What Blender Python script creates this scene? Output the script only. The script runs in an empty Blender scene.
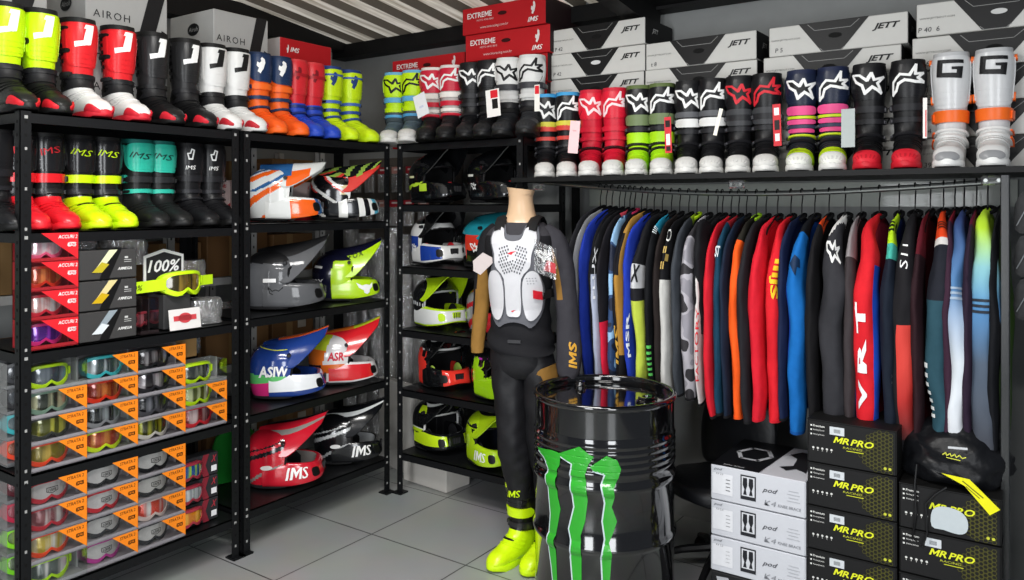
import bpy, bmesh, math, random
import numpy as np
from mathutils import Vector, Matrix
from mathutils.geometry import tessellate_polygon
R = math.radians
rng = random.Random(7)
SC = bpy.context.scene
COL = SC.collection

# ------------------------------------------------------------------ materials
def lin(h):
    h = h.lstrip('#')
    out = []
    for i in (0, 2, 4):
        c = int(h[i:i+2], 16) / 255
        out.append(c/12.92 if c <= .04045 else ((c+.055)/1.055)**2.4)
    return tuple(out)
MC = {}
def mat(col, rough=.5, metal=0, coat=0, bump=0, bscale=40, vary=.06, spec=.5, sheen=0):
    """principled surface with a faint procedural variation of tone and an optional bump"""
    key = (col, rough, metal, coat, bump, bscale, vary, spec, sheen)
    if key in MC: return MC[key]
    m = bpy.data.materials.new('mat_%s_%d' % (col.lstrip('#'), len(MC)))
    m.use_nodes = True
    nt = m.node_tree; b = nt.nodes['Principled BSDF']
    c = lin(col)
    tc = nt.nodes.new('ShaderNodeTexCoord')
    nz = nt.nodes.new('ShaderNodeTexNoise'); nz.inputs['Scale'].default_value = bscale
    nt.links.new(tc.outputs['Object'], nz.inputs['Vector'])
    if vary:
        mx = nt.nodes.new('ShaderNodeMix'); mx.data_type = 'RGBA'
        mx.inputs['A'].default_value = tuple(x*(1-vary) for x in c) + (1,)
        mx.inputs['B'].default_value = tuple(min(1, x*(1+vary)) for x in c) + (1,)
        nt.links.new(nz.outputs['Fac'], mx.inputs['Factor'])
        nt.links.new(mx.outputs['Result'], b.inputs['Base Color'])
    else:
        b.inputs['Base Color'].default_value = c + (1,)
    b.inputs['Roughness'].default_value = rough
    b.inputs['Metallic'].default_value = metal
    b.inputs['Coat Weight'].default_value = coat
    b.inputs['Coat Roughness'].default_value = .06
    b.inputs['Specular IOR Level'].default_value = spec if rough < .3 else spec*.55
    b.inputs['Sheen Weight'].default_value = sheen
    if bump:
        bp = nt.nodes.new('ShaderNodeBump'); bp.inputs['Strength'].default_value = bump
        bp.inputs['Distance'].default_value = .01
        nt.links.new(nz.outputs['Fac'], bp.inputs['Height'])
        nt.links.new(bp.outputs['Normal'], b.inputs['Normal'])
    MC[key] = m
    return m
def clear_mat(name, gloss=.22, bump=0, tint='#ffffff', milk=0.0, bscale=18, rough=.06):
    """thin clear plastic: mostly see-through, with a gloss that grows at grazing angles"""
    if name in MC: return MC[name]
    m = bpy.data.materials.new(name); m.use_nodes = True
    nt = m.node_tree; nt.nodes.clear()
    out = nt.nodes.new('ShaderNodeOutputMaterial')
    tr = nt.nodes.new('ShaderNodeBsdfTransparent'); tr.inputs['Color'].default_value = lin(tint) + (1,)
    gl = nt.nodes.new('ShaderNodeBsdfGlossy'); gl.inputs['Roughness'].default_value = rough
    lw = nt.nodes.new('ShaderNodeLayerWeight'); lw.inputs['Blend'].default_value = .25
    ad = nt.nodes.new('ShaderNodeMath'); ad.operation = 'MULTIPLY_ADD'; ad.use_clamp = True
    ad.inputs[1].default_value = .6; ad.inputs[2].default_value = gloss
    nt.links.new(lw.outputs['Fresnel'], ad.inputs[0])
    mx = nt.nodes.new('ShaderNodeMixShader')
    nt.links.new(ad.outputs[0], mx.inputs[0]); nt.links.new(tr.outputs[0], mx.inputs[1]); nt.links.new(gl.outputs[0], mx.inputs[2])
    last = mx
    if milk:
        df = nt.nodes.new('ShaderNodeBsdfDiffuse'); df.inputs['Color'].default_value = (.75, .75, .75, 1)
        m2 = nt.nodes.new('ShaderNodeMixShader'); m2.inputs[0].default_value = milk
        nt.links.new(mx.outputs[0], m2.inputs[1]); nt.links.new(df.outputs[0], m2.inputs[2]); last = m2
    if bump:
        tc = nt.nodes.new('ShaderNodeTexCoord'); nz = nt.nodes.new('ShaderNodeTexNoise')
        mp = nt.nodes.new('ShaderNodeMapping'); mp.inputs['Scale'].default_value = (1, 1, .35)
        nz.inputs['Scale'].default_value = bscale; nz.inputs['Detail'].default_value = 5; nz.inputs['Distortion'].default_value = 1.2
        nt.links.new(tc.outputs['Object'], mp.inputs['Vector']); nt.links.new(mp.outputs[0], nz.inputs['Vector'])
        bp = nt.nodes.new('ShaderNodeBump'); bp.inputs['Strength'].default_value = bump; bp.inputs['Distance'].default_value = .03
        nt.links.new(nz.outputs['Fac'], bp.inputs['Height']); nt.links.new(bp.outputs['Normal'], gl.inputs['Normal'])
    nt.links.new(last.outputs[0], out.inputs['Surface'])
    MC[name] = m
    return m
def ramp_mat(name, stops, axis='Z', z0=0, z1=1, rough=.75):
    """dyed cloth that changes colour along its own length (object coordinates)"""
    m = bpy.data.materials.new(name); m.use_nodes = True
    nt = m.node_tree; b = nt.nodes['Principled BSDF']
    tc = nt.nodes.new('ShaderNodeTexCoord'); sp = nt.nodes.new('ShaderNodeSeparateXYZ')
    mr = nt.nodes.new('ShaderNodeMapRange'); mr.inputs['From Min'].default_value = z0; mr.inputs['From Max'].default_value = z1
    cr = nt.nodes.new('ShaderNodeValToRGB')
    nt.links.new(tc.outputs['Object'], sp.inputs[0]); nt.links.new(sp.outputs[axis], mr.inputs['Value'])
    nt.links.new(mr.outputs[0], cr.inputs[0]); nt.links.new(cr.outputs[0], b.inputs['Base Color'])
    e = cr.color_ramp.elements
    while len(e) < len(stops): e.new(.5)
    for k, (p, c) in enumerate(stops):
        e[k].position = p; e[k].color = lin(c) + (1,)
    b.inputs['Roughness'].default_value = rough
    return m
def camo_mat(name, a, b_, c_, scale=14):
    m = bpy.data.materials.new(name); m.use_nodes = True
    nt = m.node_tree; b = nt.nodes['Principled BSDF']
    tc = nt.nodes.new('ShaderNodeTexCoord'); nz = nt.nodes.new('ShaderNodeTexNoise')
    nz.inputs['Scale'].default_value = scale; nz.inputs['Detail'].default_value = 1
    cr = nt.nodes.new('ShaderNodeValToRGB'); cr.color_ramp.interpolation = 'CONSTANT'
    e = cr.color_ramp.elements; e.new(.5)
    for k, (p, c) in enumerate([(0, a), (.47, b_), (.56, c_)]):
        e[k].position = p; e[k].color = lin(c) + (1,)
    nt.links.new(tc.outputs['Object'], nz.inputs['Vector']); nt.links.new(nz.outputs['Fac'], cr.inputs[0])
    nt.links.new(cr.outputs[0], b.inputs['Base Color']); b.inputs['Roughness'].default_value = .7
    return m

# ------------------------------------------------------------------ mesh builder
class MB:
    def __init__(s): s.v = []; s.f = []; s.m = []; s.mats = []
    def mi(s, m):
        if m not in s.mats: s.mats.append(m)
        return s.mats.index(m)
    def add(s, vs, fs, m):
        o = len(s.v); k = s.mi(m)
        s.v.extend([tuple(p) for p in vs])
        for f in fs: s.f.append(tuple(i+o for i in f)); s.m.append(k)
        return s
    def box(s, c, d, m, rz=0, ry=0, rx=0, bev=0):
        x, y, z = d[0]/2, d[1]/2, d[2]/2
        M_ = Matrix.Rotation(rz, 3, 'Z') @ Matrix.Rotation(ry, 3, 'Y') @ Matrix.Rotation(rx, 3, 'X')
        C_ = Vector(c)
        if bev:
            b = min(bev, x*.45, y*.45, z*.45)
            vs = []; idx = {}
            for sx in (-1, 1):
                for sy in (-1, 1):
                    for sz in (-1, 1):
                        for ax in range(3):
                            p = [sx*(x-b), sy*(y-b), sz*(z-b)]; p[ax] = (sx*x, sy*y, sz*z)[ax]
                            idx[(sx, sy, sz, ax)] = len(vs); vs.append(C_ + M_ @ Vector(p))
            fs = []
            for ax in range(3):
                o1, o2 = [a for a in range(3) if a != ax]
                for sg in (-1, 1):
                    q = []
                    for (a, b2) in ((-1, -1), (1, -1), (1, 1), (-1, 1)):
                        k = [0, 0, 0]; k[ax] = sg; k[o1] = a; k[o2] = b2; q.append(idx[(k[0], k[1], k[2], ax)])
                    fs.append(q)
            for ax in range(3):
                o1, o2 = [a for a in range(3) if a != ax]
                for a in (-1, 1):
                    for b2 in (-1, 1):
                        q = []
                        for (sg, w) in ((-1, o1), (1, o1), (1, o2), (-1, o2)):
                            k = [0, 0, 0]; k[ax] = sg; k[o1] = a; k[o2] = b2; q.append(idx[(k[0], k[1], k[2], w)])
                        fs.append(q)
            for sx in (-1, 1):
                for sy in (-1, 1):
                    for sz in (-1, 1): fs.append([idx[(sx, sy, sz, a)] for a in range(3)])
            return s.add(vs, fs, m)
        vs = [C_ + M_ @ Vector((sx*x, sy*y, sz*z)) for sx in (-1, 1) for sy in (-1, 1) for sz in (-1, 1)]
        return s.add(vs, [(0, 1, 3, 2), (4, 6, 7, 5), (0, 4, 5, 1), (2, 3, 7, 6), (0, 2, 6, 4), (1, 5, 7, 3)], m)
    def grid(s, P, m, closed_u=False, mf=None, flip=False):
        """P: (nv,nu,3) array. mf(j,i)->material"""
        nv, nu = P.shape[:2]; o = len(s.v)
        s.v.extend([tuple(p) for p in P.reshape(-1, 3)])
        for j in range(nv-1):
            for i in range(nu if closed_u else nu-1):
                a = o+j*nu+i; b = o+j*nu+(i+1) % nu; c = b+nu; d = a+nu
                mm = mf(j, i) if mf else m
                if mm is None: continue
                s.f.append((a, d, c, b) if flip else (a, b, c, d)); s.m.append(s.mi(mm))
        return s
    def loft(s, rings, m, caps=True, mf=None):
        P = np.array(rings, float); o = len(s.v)
        s.grid(P, m, True, mf)
        if caps:
            n = P.shape[1]; k = s.mi(m if not mf else mf(0, 0))
            s.f.append(tuple(o+i for i in range(n))[::-1]); s.m.append(k)
            k = s.mi(m if not mf else mf(P.shape[0]-2, 0))
            q = o+(P.shape[0]-1)*n; s.f.append(tuple(q+i for i in range(n))); s.m.append(k)
        return s
    def tube(s, pts, r, m, n=8, caps=True):
        pts = [Vector(p) for p in pts]; rings = []
        up = None
        for i, p in enumerate(pts):
            t = (pts[min(i+1, len(pts)-1)] - pts[max(i-1, 0)]).normalized()
            if up is None: up = Vector((0, 0, 1)) if abs(t.z) < .9 else Vector((1, 0, 0))
            a = (up - t*up.dot(t)).normalized(); b = t.cross(a); up = a
            rr = r[i] if isinstance(r, (list, tuple)) else r
            rings.append([p + a*math.cos(2*math.pi*k/n)*rr + b*math.sin(2*math.pi*k/n)*rr for k in range(n)])
        return s.loft(rings, m, caps)
    def lathe(s, prof, m, n=48, c=(0, 0, 0), mf=None):
        P = np.array([[(c[0]+r*math.cos(2*math.pi*k/n), c[1]+r*math.sin(2*math.pi*k/n), c[2]+z) for k in range(n)] for r, z in prof])
        return s.grid(P, m, True, mf)
    def prism(s, poly, y0, y1, m, fn=None):
        """poly in (x,z), extruded along y (or through fn(x,z,y))"""
        fn = fn or (lambda x, z, y: (x, y, z))
        n = len(poly); tris = tessellate_polygon([[Vector((x, z, 0)) for x, z in poly]])
        s.add([fn(x, z, y0) for x, z in poly] + [fn(x, z, y1) for x, z in poly],
              [tuple(t) for t in tris] + [tuple(i+n for i in t)[::-1] for t in tris] + [(i, (i+1) % n, (i+1) % n+n, i+n) for i in range(n)], m)
        return s
    def flat(s, d2, m, fn):
        vs, ts = d2
        return s.add([fn(x, y) for x, y in vs], ts, m)
    def patch(s, f, u0, u1, v0, v1, off, m, nu=12, nv=5, base=-.002, rnd=0):
        """raised pad on a parametric surface f(U,V): top sheet and a rim; rnd pulls the corners in"""
        uu = np.linspace(0, 1, nu+1); vv = np.linspace(0, 1, nv+1)
        A, B = np.meshgrid(uu, vv)
        if rnd:
            k = 2*B-1; h = 2*A-1
            A2 = .5+.5*h*np.sqrt(np.clip(1-rnd*k**4, 0, 1)); B2 = .5+.5*k*np.sqrt(np.clip(1-rnd*h**4, 0, 1)); A, B = A2, B2
        U = u0+(u1-u0)*A; V = v0+(v1-v0)*B
        P, N = pn(f, U, V)
        edge = np.minimum(np.minimum(A, 1-A)*nu, np.minimum(B, 1-B)*nv)
        T = P+N*off
        o = len(s.v)
        s.grid(T, m)
        Bt = P+N*base
        loop = [(0, i) for i in range(nu)] + [(j, nu) for j in range(nv)] + [(nv, i) for i in range(nu, 0, -1)] + [(j, 0) for j in range(nv, 0, -1)]
        q = len(s.v); s.v.extend([tuple(Bt[j, i]) for j, i in loop]); k = s.mi(m); n = len(loop)
        for a in range(n):
            b = (a+1) % n
            s.f.append((q+a, q+b, o+loop[b][0]*(nu+1)+loop[b][1], o+loop[a][0]*(nu+1)+loop[a][1])); s.m.append(k)
        return s
    def build(s, name, parent=None, smooth=False, loc=None, rz=0, sharp=40):
        me = bpy.data.meshes.new(name)
        me.from_pydata([tuple(map(float, p)) for p in s.v], [], s.f)
        for m in s.mats: me.materials.append(m)
        me.polygons.foreach_set('material_index', s.m)
        if smooth:
            me.polygons.foreach_set('use_smooth', [True]*len(s.f))
            try: me.set_sharp_from_angle(angle=R(sharp))
            except Exception: pass
        me.update()
        o = bpy.data.objects.new(name, me); COL.objects.link(o)
        if parent is not None: o.parent = parent
        if loc is not None: o.location = loc; o.rotation_euler.z = rz
        return o
def pn(f, U, V, e=1e-3):
    P = f(U, V)
    du = f(U+e, V)-f(U-e, V); dv = f(U, V+e)-f(U, V-e)
    N = np.cross(du, dv); L = np.linalg.norm(N, axis=-1, keepdims=True); L[L < 1e-12] = 1
    N = N/L*getattr(f, 'sgn', 1)
    return P, N
def decal(mb, d2, m, f, u0, v0, su, sv, off=.002, rot=0, flip=False):
    """flat print laid on a curved surface"""
    vs, ts = d2
    a = np.array(vs, float)
    if flip: a[:, 0] *= -1
    c, s_ = math.cos(rot), math.sin(rot)
    x = a[:, 0]*c-a[:, 1]*s_; y = a[:, 0]*s_+a[:, 1]*c
    P, N = pn(f, u0+x*su, v0+y*sv)
    mb.add(P+N*off, ts, m)
    return mb
# ------------------------------------------------------------------ flat shapes
def subdiv(vs, ts, L):
    vs = [tuple(v) for v in vs]; out = []; st = [tuple(t) for t in ts]
    while st:
        a, b, c = st.pop()
        d = [math.dist(vs[a], vs[b]), math.dist(vs[b], vs[c]), math.dist(vs[c], vs[a])]
        k = d.index(max(d))
        if d[k] <= L: out.append((a, b, c)); continue
        if k == 1: a, b, c = b, c, a
        elif k == 2: a, b, c = c, a, b
        vs.append(((vs[a][0]+vs[b][0])/2, (vs[a][1]+vs[b][1])/2)); n = len(vs)-1
        st += [(a, n, c), (n, b, c)]
    return vs, out
TC = {}
MGL = [(0, 0), (.21, 0), (.21, .60), (.48, .12), (.75, .60), (.75, 0), (.96, 0), (.96, 1), (.74, 1), (.48, .50), (.22, 1), (0, 1)]
def raw_text(t, bold, shear, space):
    cu = bpy.data.curves.new('lettering', 'FONT'); cu.body = t; cu.size = 1.4; cu.offset = bold; cu.shear = shear
    cu.resolution_u = 2; cu.fill_mode = 'BOTH'; cu.space_character = space
    ob = bpy.data.objects.new('lettering', cu); COL.objects.link(ob)
    bpy.context.view_layer.update()
    me = bpy.data.meshes.new_from_object(ob.evaluated_get(bpy.context.evaluated_depsgraph_get()))
    me.calc_loop_triangles()
    vs = [(v.co.x, v.co.y) for v in me.vertices]; ts = [tuple(l.vertices) for l in me.loop_triangles]
    bpy.data.objects.remove(ob); bpy.data.curves.remove(cu); bpy.data.meshes.remove(me)
    return vs, ts
def text2(t, bold=.0, shear=0., L=.35, sx=1., space=1.):
    """text one unit high, centred on the origin, as flat triangles; a bold M is drawn as its own outline"""
    key = (t, bold, shear, L, sx, space)
    if key in TC: return TC[key]
    if 'M' in t and bold > .004:
        x = 0; ds = []; part = ''
        for ch in t+'\0':
            if ch in 'M \0':
                if part:
                    d = raw_text(part, bold, shear, space); a = min(v[0] for v in d[0]); ds.append(([(v[0]-a+x, v[1]) for v in d[0]], d[1])); x += max(v[0] for v in d[0])-a+.10-shear*.85; part = ''
                if ch == 'M': d = poly2([(px+shear*pz, pz) for px, pz in MGL], 9); ds.append(([(v[0]+x, v[1]) for v in d[0]], d[1])); x += 1.06
                elif ch == ' ': x += .32
            else: part += ch
        vs, ts = join2(*ds)
    else: vs, ts = raw_text(t, bold, shear, space)
    vs = [(v[0]*sx, v[1]) for v in vs]
    x0 = min(v[0] for v in vs); x1 = max(v[0] for v in vs); y0 = min(v[1] for v in vs); y1 = max(v[1] for v in vs)
    vs = [(v[0]-(x0+x1)/2, v[1]-(y0+y1)/2) for v in vs]
    TC[key] = subdiv(vs, ts, L)
    return TC[key]
def poly2(p, L=.3):
    ts = tessellate_polygon([[Vector((x, y, 0)) for x, y in p]])
    return subdiv(p, [tuple(t) for t in ts], L)
def stroke2(pts, w, closed=False, L=.3):
    vs = []; ts = []; n = len(pts)
    seg = range(n if closed else n-1)
    for i in seg:
        a = pts[i]; b = pts[(i+1) % n]; dx, dy = b[0]-a[0], b[1]-a[1]; l = math.hypot(dx, dy) or 1
        ex, ey = dx/l*w*.35, dy/l*w*.35; nx, ny = -dy/l*w/2, dx/l*w/2; o = len(vs)
        vs += [(a[0]-ex+nx, a[1]-ey+ny), (a[0]-ex-nx, a[1]-ey-ny), (b[0]+ex-nx, b[1]+ey-ny), (b[0]+ex+nx, b[1]+ey+ny)]
        ts += [(o, o+1, o+2), (o, o+2, o+3)]
    return subdiv(vs, ts, L)
def join2(*ds):
    vs = []; ts = []
    for v, t in ds:
        o = len(vs); vs += list(v); ts += [tuple(i+o for i in q) for q in t]
    return vs, ts
def xf2(d, s=1, tx=0, ty=0, rot=0, sy=None):
    c, n = math.cos(rot), math.sin(rot); sy = s if sy is None else sy
    return [(x*s*c-y*sy*n+tx, x*s*n+y*sy*c+ty) for x, y in d[0]], d[1]
def ell2(rx, ry, n=20): return [(rx*math.cos(2*math.pi*k/n), ry*math.sin(2*math.pi*k/n)) for k in range(n)]
def rect2(w, h, cx=0, cy=0): return [(cx-w/2, cy-h/2), (cx+w/2, cy-h/2), (cx+w/2, cy+h/2), (cx-w/2, cy+h/2)]

STAR = [(-1, .55), (-.45, .5), (-.05, .1), (.15, .62), (.3, .12), (.95, .3), (.5, -.1), (.8, -.62), (.2, -.3), (-.15, -.62), (-.3, -.2), (-.7, .05)]
SWOOSH = [(-.9, -.8), (-.8, -.15), (-.35, .35), (.1, .25), (.45, 1.0), (.4, .3), (.95, .35), (.55, .05), (1.0, -.2), (.4, -.18), (-.1, -.05), (-.45, -.25), (-.6, -.6)]
JL = [(.05, 1), (.75, 1), (.45, -.75), (-.95, -1), (-1.0, -.62), (-.15, -.5), (.08, .55), (-.1, .55)]
GL = [(1, .8), (-.9, .95), (-1, -.75), (.85, -.95), (.95, .1), (.1, .1), (.1, -.15), (.45, -.2), (.42, -.5), (-.5, -.42), (-.45, .5), (1, .42)]
FOXH = [(-1, .9), (-.45, .35), (-.1, .5), (.1, .5), (.45, .35), (1, .9), (.8, .1), (.35, -.15), (.3, -.6), (0, -.95), (-.3, -.6), (-.35, -.15), (-.8, .1)]
MARK = [(.2, 1), (.62, .75), (.7, .2), (.45, -.5), (0, -1), (-.45, -.8), (-.25, -.45), (-.6, -.2), (-.5, .3), (-.15, .15), (.1, .4), (.0, .75)]
def hundred_logo(): return text2('100%', .02, .25)

# ------------------------------------------------------------------ things
def thing(name, label, cat, loc=(0, 0, 0), rz=0, group=None):
    o = bpy.data.objects.new(name, None); COL.objects.link(o)
    o.location = loc; o.rotation_euler.z = rz; o.empty_display_size = .05
    return tag(o, label, cat, group)
def tag(o, label, cat, group=None):
    o['label'] = label; o['category'] = cat
    if group: o['group'] = group
    return o
def struct(o): o['kind'] = 'structure'; return o
# camera survey: where a ray of the photograph meets a vertical plane of the room
def ray(u): a = (u-512)/787; return (-.5693+.8222*a, .8222+.5693*a)
def wx(u, Y): d = ray(u); return Y*d[0]/d[1]
def wy(u, X): d = ray(u); return X*d[1]/d[0]
def wz(u, v, X=None, Y=None):
    d = ray(u); t = X/d[0] if X is not None else Y/d[1]
    return 1.65+t*(205-v)/787
BLACK = mat('#0c0c0e', .45); BLACKG = mat('#08080a', .12, coat=1); WHITE = mat('#e8e8e6', .5); DK = mat('#18181b', .5)
CLEAR = clear_mat('clear_plastic', .035)
FRONT_X = R(90)     # rack on the left wall: fronts look along +X

# ------------------------------------------------------------------ room
LW, BW = -4.19, 3.95
def floor_mat():
    m = bpy.data.materials.new('grey_floor_tiles'); m.use_nodes = True
    nt = m.node_tree; b = nt.nodes['Principled BSDF']
    tc = nt.nodes.new('ShaderNodeTexCoord'); mp = nt.nodes.new('ShaderNodeMapping')
    mp.inputs['Location'].default_value = (2.825, -2.25+.005, 0)
    br = nt.nodes.new('ShaderNodeTexBrick'); br.offset = 0; br.squash = 1
    br.inputs['Color1'].default_value = lin('#a3a6a4') + (1,); br.inputs['Color2'].default_value = lin('#9b9e9c') + (1,)
    br.inputs['Mortar'].default_value = lin('#3c3d3d') + (1,); br.inputs['Scale'].default_value = 1
    br.inputs['Mortar Size'].default_value = .0035; br.inputs['Mortar Smooth'].default_value = .1
    br.inputs['Brick Width'].default_value = .598; br.inputs['Row Height'].default_value = .598
    nz = nt.nodes.new('ShaderNodeTexNoise'); nz.inputs['Scale'].default_value = 3; nz.inputs['Detail'].default_value = 6
    mx = nt.nodes.new('ShaderNodeMix'); mx.data_type = 'RGBA'; mx.blend_type = 'MULTIPLY'; mx.inputs['Factor'].default_value = .25
    nt.links.new(tc.outputs['Object'], mp.inputs[0]); nt.links.new(mp.outputs[0], br.inputs['Vector']); nt.links.new(tc.outputs['Object'], nz.inputs['Vector'])
    nt.links.new(br.outputs['Color'], mx.inputs['A']); nt.links.new(nz.outputs['Color'], mx.inputs['B'])
    nt.links.new(mx.outputs['Result'], b.inputs['Base Color']); b.inputs['Roughness'].default_value = .32
    return m
struct(MB().box((-1.6, 1.2, -.025), (5.6, 6.0, .05), floor_mat()).build('floor'))
wallm = mat('#8d8f8e', .75, bump=.15, bscale=12, vary=.08)
struct(MB().box((LW-.05, 1.2, 1.5), (.1, 6.0, 3.2), wallm).build('wall_left'))
struct(MB().box((-1.6, BW+.05, 1.5), (5.6, .1, 3.2), wallm).build('wall_back'))
beamm = mat('#0d0d0e', .6)
struct(MB().box((-1.6, BW-.06, 2.72), (5.2, .12, .09), beamm).build('trim_1'))
struct(MB().box((LW+.06, 2.0, 2.80), (.12, 4.0, .16), beamm).build('trim_2'))
def roof():
    mb = MB(); m = bpy.data.materials.new('stained_roof_sheet'); m.use_nodes = True
    nt = m.node_tree; b = nt.nodes['Principled BSDF']
    tc = nt.nodes.new('ShaderNodeTexCoord'); mp = nt.nodes.new('ShaderNodeMapping'); mp.inputs['Scale'].default_value = (9, .8, 1)
    nz = nt.nodes.new('ShaderNodeTexNoise'); nz.inputs['Scale'].default_value = 2.5; nz.inputs['Detail'].default_value = 8
    cr = nt.nodes.new('ShaderNodeValToRGB'); e = cr.color_ramp.elements
    e[0].position = .35; e[0].color = lin('#8f887b') + (1,); e[1].position = .6; e[1].color = lin('#cfcbc2') + (1,)
    nt.links.new(tc.outputs['Object'], mp.inputs[0]); nt.links.new(mp.outputs[0], nz.inputs['Vector']); nt.links.new(nz.outputs['Fac'], cr.inputs[0])
    nt.links.new(cr.outputs[0], b.inputs['Base Color']); b.inputs['Roughness'].default_value = .55
    tl = nt.nodes.new('ShaderNodeBsdfTranslucent'); mx = nt.nodes.new('ShaderNodeMixShader'); mx.inputs[0].default_value = .22
    nt.links.new(cr.outputs[0], tl.inputs['Color']); nt.links.new(b.outputs[0], mx.inputs[1]); nt.links.new(tl.outputs[0], mx.inputs[2]); nt.links.new(mx.outputs[0], nt.nodes['Material Output'].inputs['Surface'])
    prof = []; x = LW
    while x < -1.75:
        prof += [(x, .05), (x+.035, .05), (x+.06, 0), (x+.195, -.012), (x+.215, .05)]; x += .22
    z = lambda y: 2.765+.125*(BW-y)
    ys = [BW+.05, 2.5, 1, -.6]
    ridge_shade = mat('#6d675e', .8, bump=.2)  # ridge walls painted darker to bring out their shading
    P = np.array([[(px, y, z(y)+pz) for px, pz in prof] for y in ys]); mb.grid(P, m, False, lambda j, i: ridge_shade if i % 5 in (3, 4) else m, flip=True)
    return mb.build('ceiling')
struct(roof())
struct(MB().box((-.2, 2.0, 2.95), (3.1, 4.0, .06), beamm, rx=R(-7.1)).build('ceiling'))
struct(MB().box((-1.78, 1.9, 2.90), (.1, 4.0, .16), beamm, rx=R(-7.1)).build('trim_3'))

# ------------------------------------------------------------------ racks
rackm = mat('#17181a', .42, metal=.3, bump=.05, bscale=90); holem = mat('#9a9a98', .6); holed = mat('#030303', .8)
def rack(label, loc, rz, W, D, levels, H):
    """front on local -y, width along x from 0 to W"""
    r = thing('storage_rack', label, 'rack', loc, rz, 'black steel shelving racks')
    for i, (x, y) in enumerate(((0, 0), (W, 0), (0, D), (W, D))):
        sx = 1 if x == 0 else -1; sy = 1 if y == 0 else -1
        mb = MB(); mb.box((x+sx*.02, y+sy*.0015, H/2), (.04, .003, H), rackm); mb.box((x+sx*.0015, y+sy*.02, H/2), (.003, .04, H), rackm)
        k = 0
        z = .06
        while z < H-.03:
            mb.box((x+sx*.021, y-sy*.0006, z), (.008, .001, .011), holed if k % 3 else holem)
            mb.box((x-sx*.0006, y+sy*.021, z), (.001, .008, .011), holed)
            z += .05; k += 1
        p = mb.build('post', r)
        MB().box((x+sx*.012, y+sy*.012, .004), (.065, .065, .008), rackm).build('foot_plate', p)
    for z in levels:
        mb = MB()
        mb.box((W/2, D/2, z-.004), (W-.008, D-.008, .006), rackm)
        for yy in (.006, D-.006): mb.box((W/2, yy, z-.022), (W-.008, .004, .042), rackm)
        for xx in (.006, W-.006): mb.box((xx, D/2, z-.022), (.004, D-.012, .042), rackm)
        for xx in (.022, W-.022):
            for yy in (-.0015,): mb.box((xx, yy+.004, z-.022), (.012, .006, .012), holem)
        mb.build('shelf', r)
    return r
# left wall racks (front plane X=-3.15), then the corner rack along the back wall (front plane Y=3.33)
L1 = [.19, .64, 1.10, 1.55, 2.0]
rack('black steel rack at far left stacked with boxed goggles and boots', (-3.15, 1.355, 0), FRONT_X, .95, .42, L1, 2.0)
rack('black steel rack on the left wall holding eight helmets side-on', (-3.15, 2.325, 0), FRONT_X, .99, .42, [.20, .65, 1.11, 1.56, 2.0], 2.0)
L3 = [.235, .60, .94, 1.30, 1.655, 2.0]
rack('black steel rack in the back corner behind the mannequin', (-3.11, 3.335, 0), 0, .87, .42, L3, 2.0)

# ------------------------------------------------------------------ boot display shelf and hanging rail
def display():
    r = thing('display_shelf', 'long black wall shelf carrying a row of boots above hanging jerseys', 'shelf', (0, 0, 0))
    blk = mat('#0b0c0d', .6); steel = mat('#8f9290', .3, metal=.9)
    MB().box((-1.06, 3.61, 1.775), (2.42, .66, .018), blk).build('shelf_board', r)
    MB().box((-1.06, 3.275, 1.776), (2.42, .012, .022), blk).build('edge_strip', r)
    for x in (-2.12, -1.12, -.19):
        mb = MB(); mb.box((x, 3.30, 1.738), (.07, .03, .035), CLEARB, bev=.006); mb.tube([(x-.02, 3.283, 1.738), (x-.02, 3.318, 1.738)], .007, steel); mb.tube([(x+.02, 3.283, 1.738), (x+.02, 3.318, 1.738)], .007, steel)
        mb.build('bracket', r)
    p = MB().box((-.150, 3.28, .88), (.028, .045, 1.755), mat('#1d1f20', .25, coat=.5), bev=.003).build('post', r)
    MB().box((-2.235, 3.86, .89), (.028, .045, 1.78), blk).build('post', r)
    pts = [(-2.26+2.11*t, 3.52, 1.772-.03*t-.055*math.sin(math.pi*t)) for t in np.linspace(0, 1, 24)]
    MB().tube(pts, .0115, steel, 12).build('hanging_rail', r)
    return pts
CLEARB = clear_mat('clear_acrylic', .1, rough=.03, milk=.04)
rail = display()
def rail_z(x): t = (x+2.26)/2.11; t = max(0, min(1, t)); return 1.772-.03*t-.055*math.sin(math.pi*t)

MB().box((-1.16, BW-.012, 1.70), (2.05, .02, .115), mat('#a3a8a0', .35, coat=.4)).build('lit_wall_strip', bpy.data.objects['display_shelf'])  # added pale strip, its colour stands for light on the wall below the shelf

# ------------------------------------------------------------------ motocross boots
BT = np.array([  # front x,z ; back x,z ; half width
 (.058, .418, -.088, .424, .060), (.062, .385, -.090, .385, .063), (.062, .34, -.088, .34, .063), (.058, .28, -.082, .275, .058),
 (.052, .22, -.074, .215, .054), (.048, .175, -.070, .165, .0515), (.054, .145, -.082, .12, .051), (.072, .122, -.092, .075, .051),
 (.097, .110, -.094, .03, .051), (.122, .099, -.05, .012, .051), (.145, .086, .03, .010, .051), (.170, .078, .10, .010, .049),
 (.192, .064, .15, .010, .044), (.207, .047, .183, .012, .034), (.213, .032, .205, .018, .015)])
def _cr(T):
    n = len(T); out = []
    for i in range(n-1):
        p0, p1, p2, p3 = T[max(i-1, 0)], T[i], T[i+1], T[min(i+2, n-1)]
        for k in range(8):
            t = k/8; out.append(.5*((2*p1)+(-p0+p2)*t+(2*p0-5*p1+4*p2-p3)*t*t+(-p0+3*p1-3*p2+p3)*t**3))
    out.append(T[-1]); return np.array(out)
BF = _cr(BT); BI = np.arange(len(BF))/8.
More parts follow.
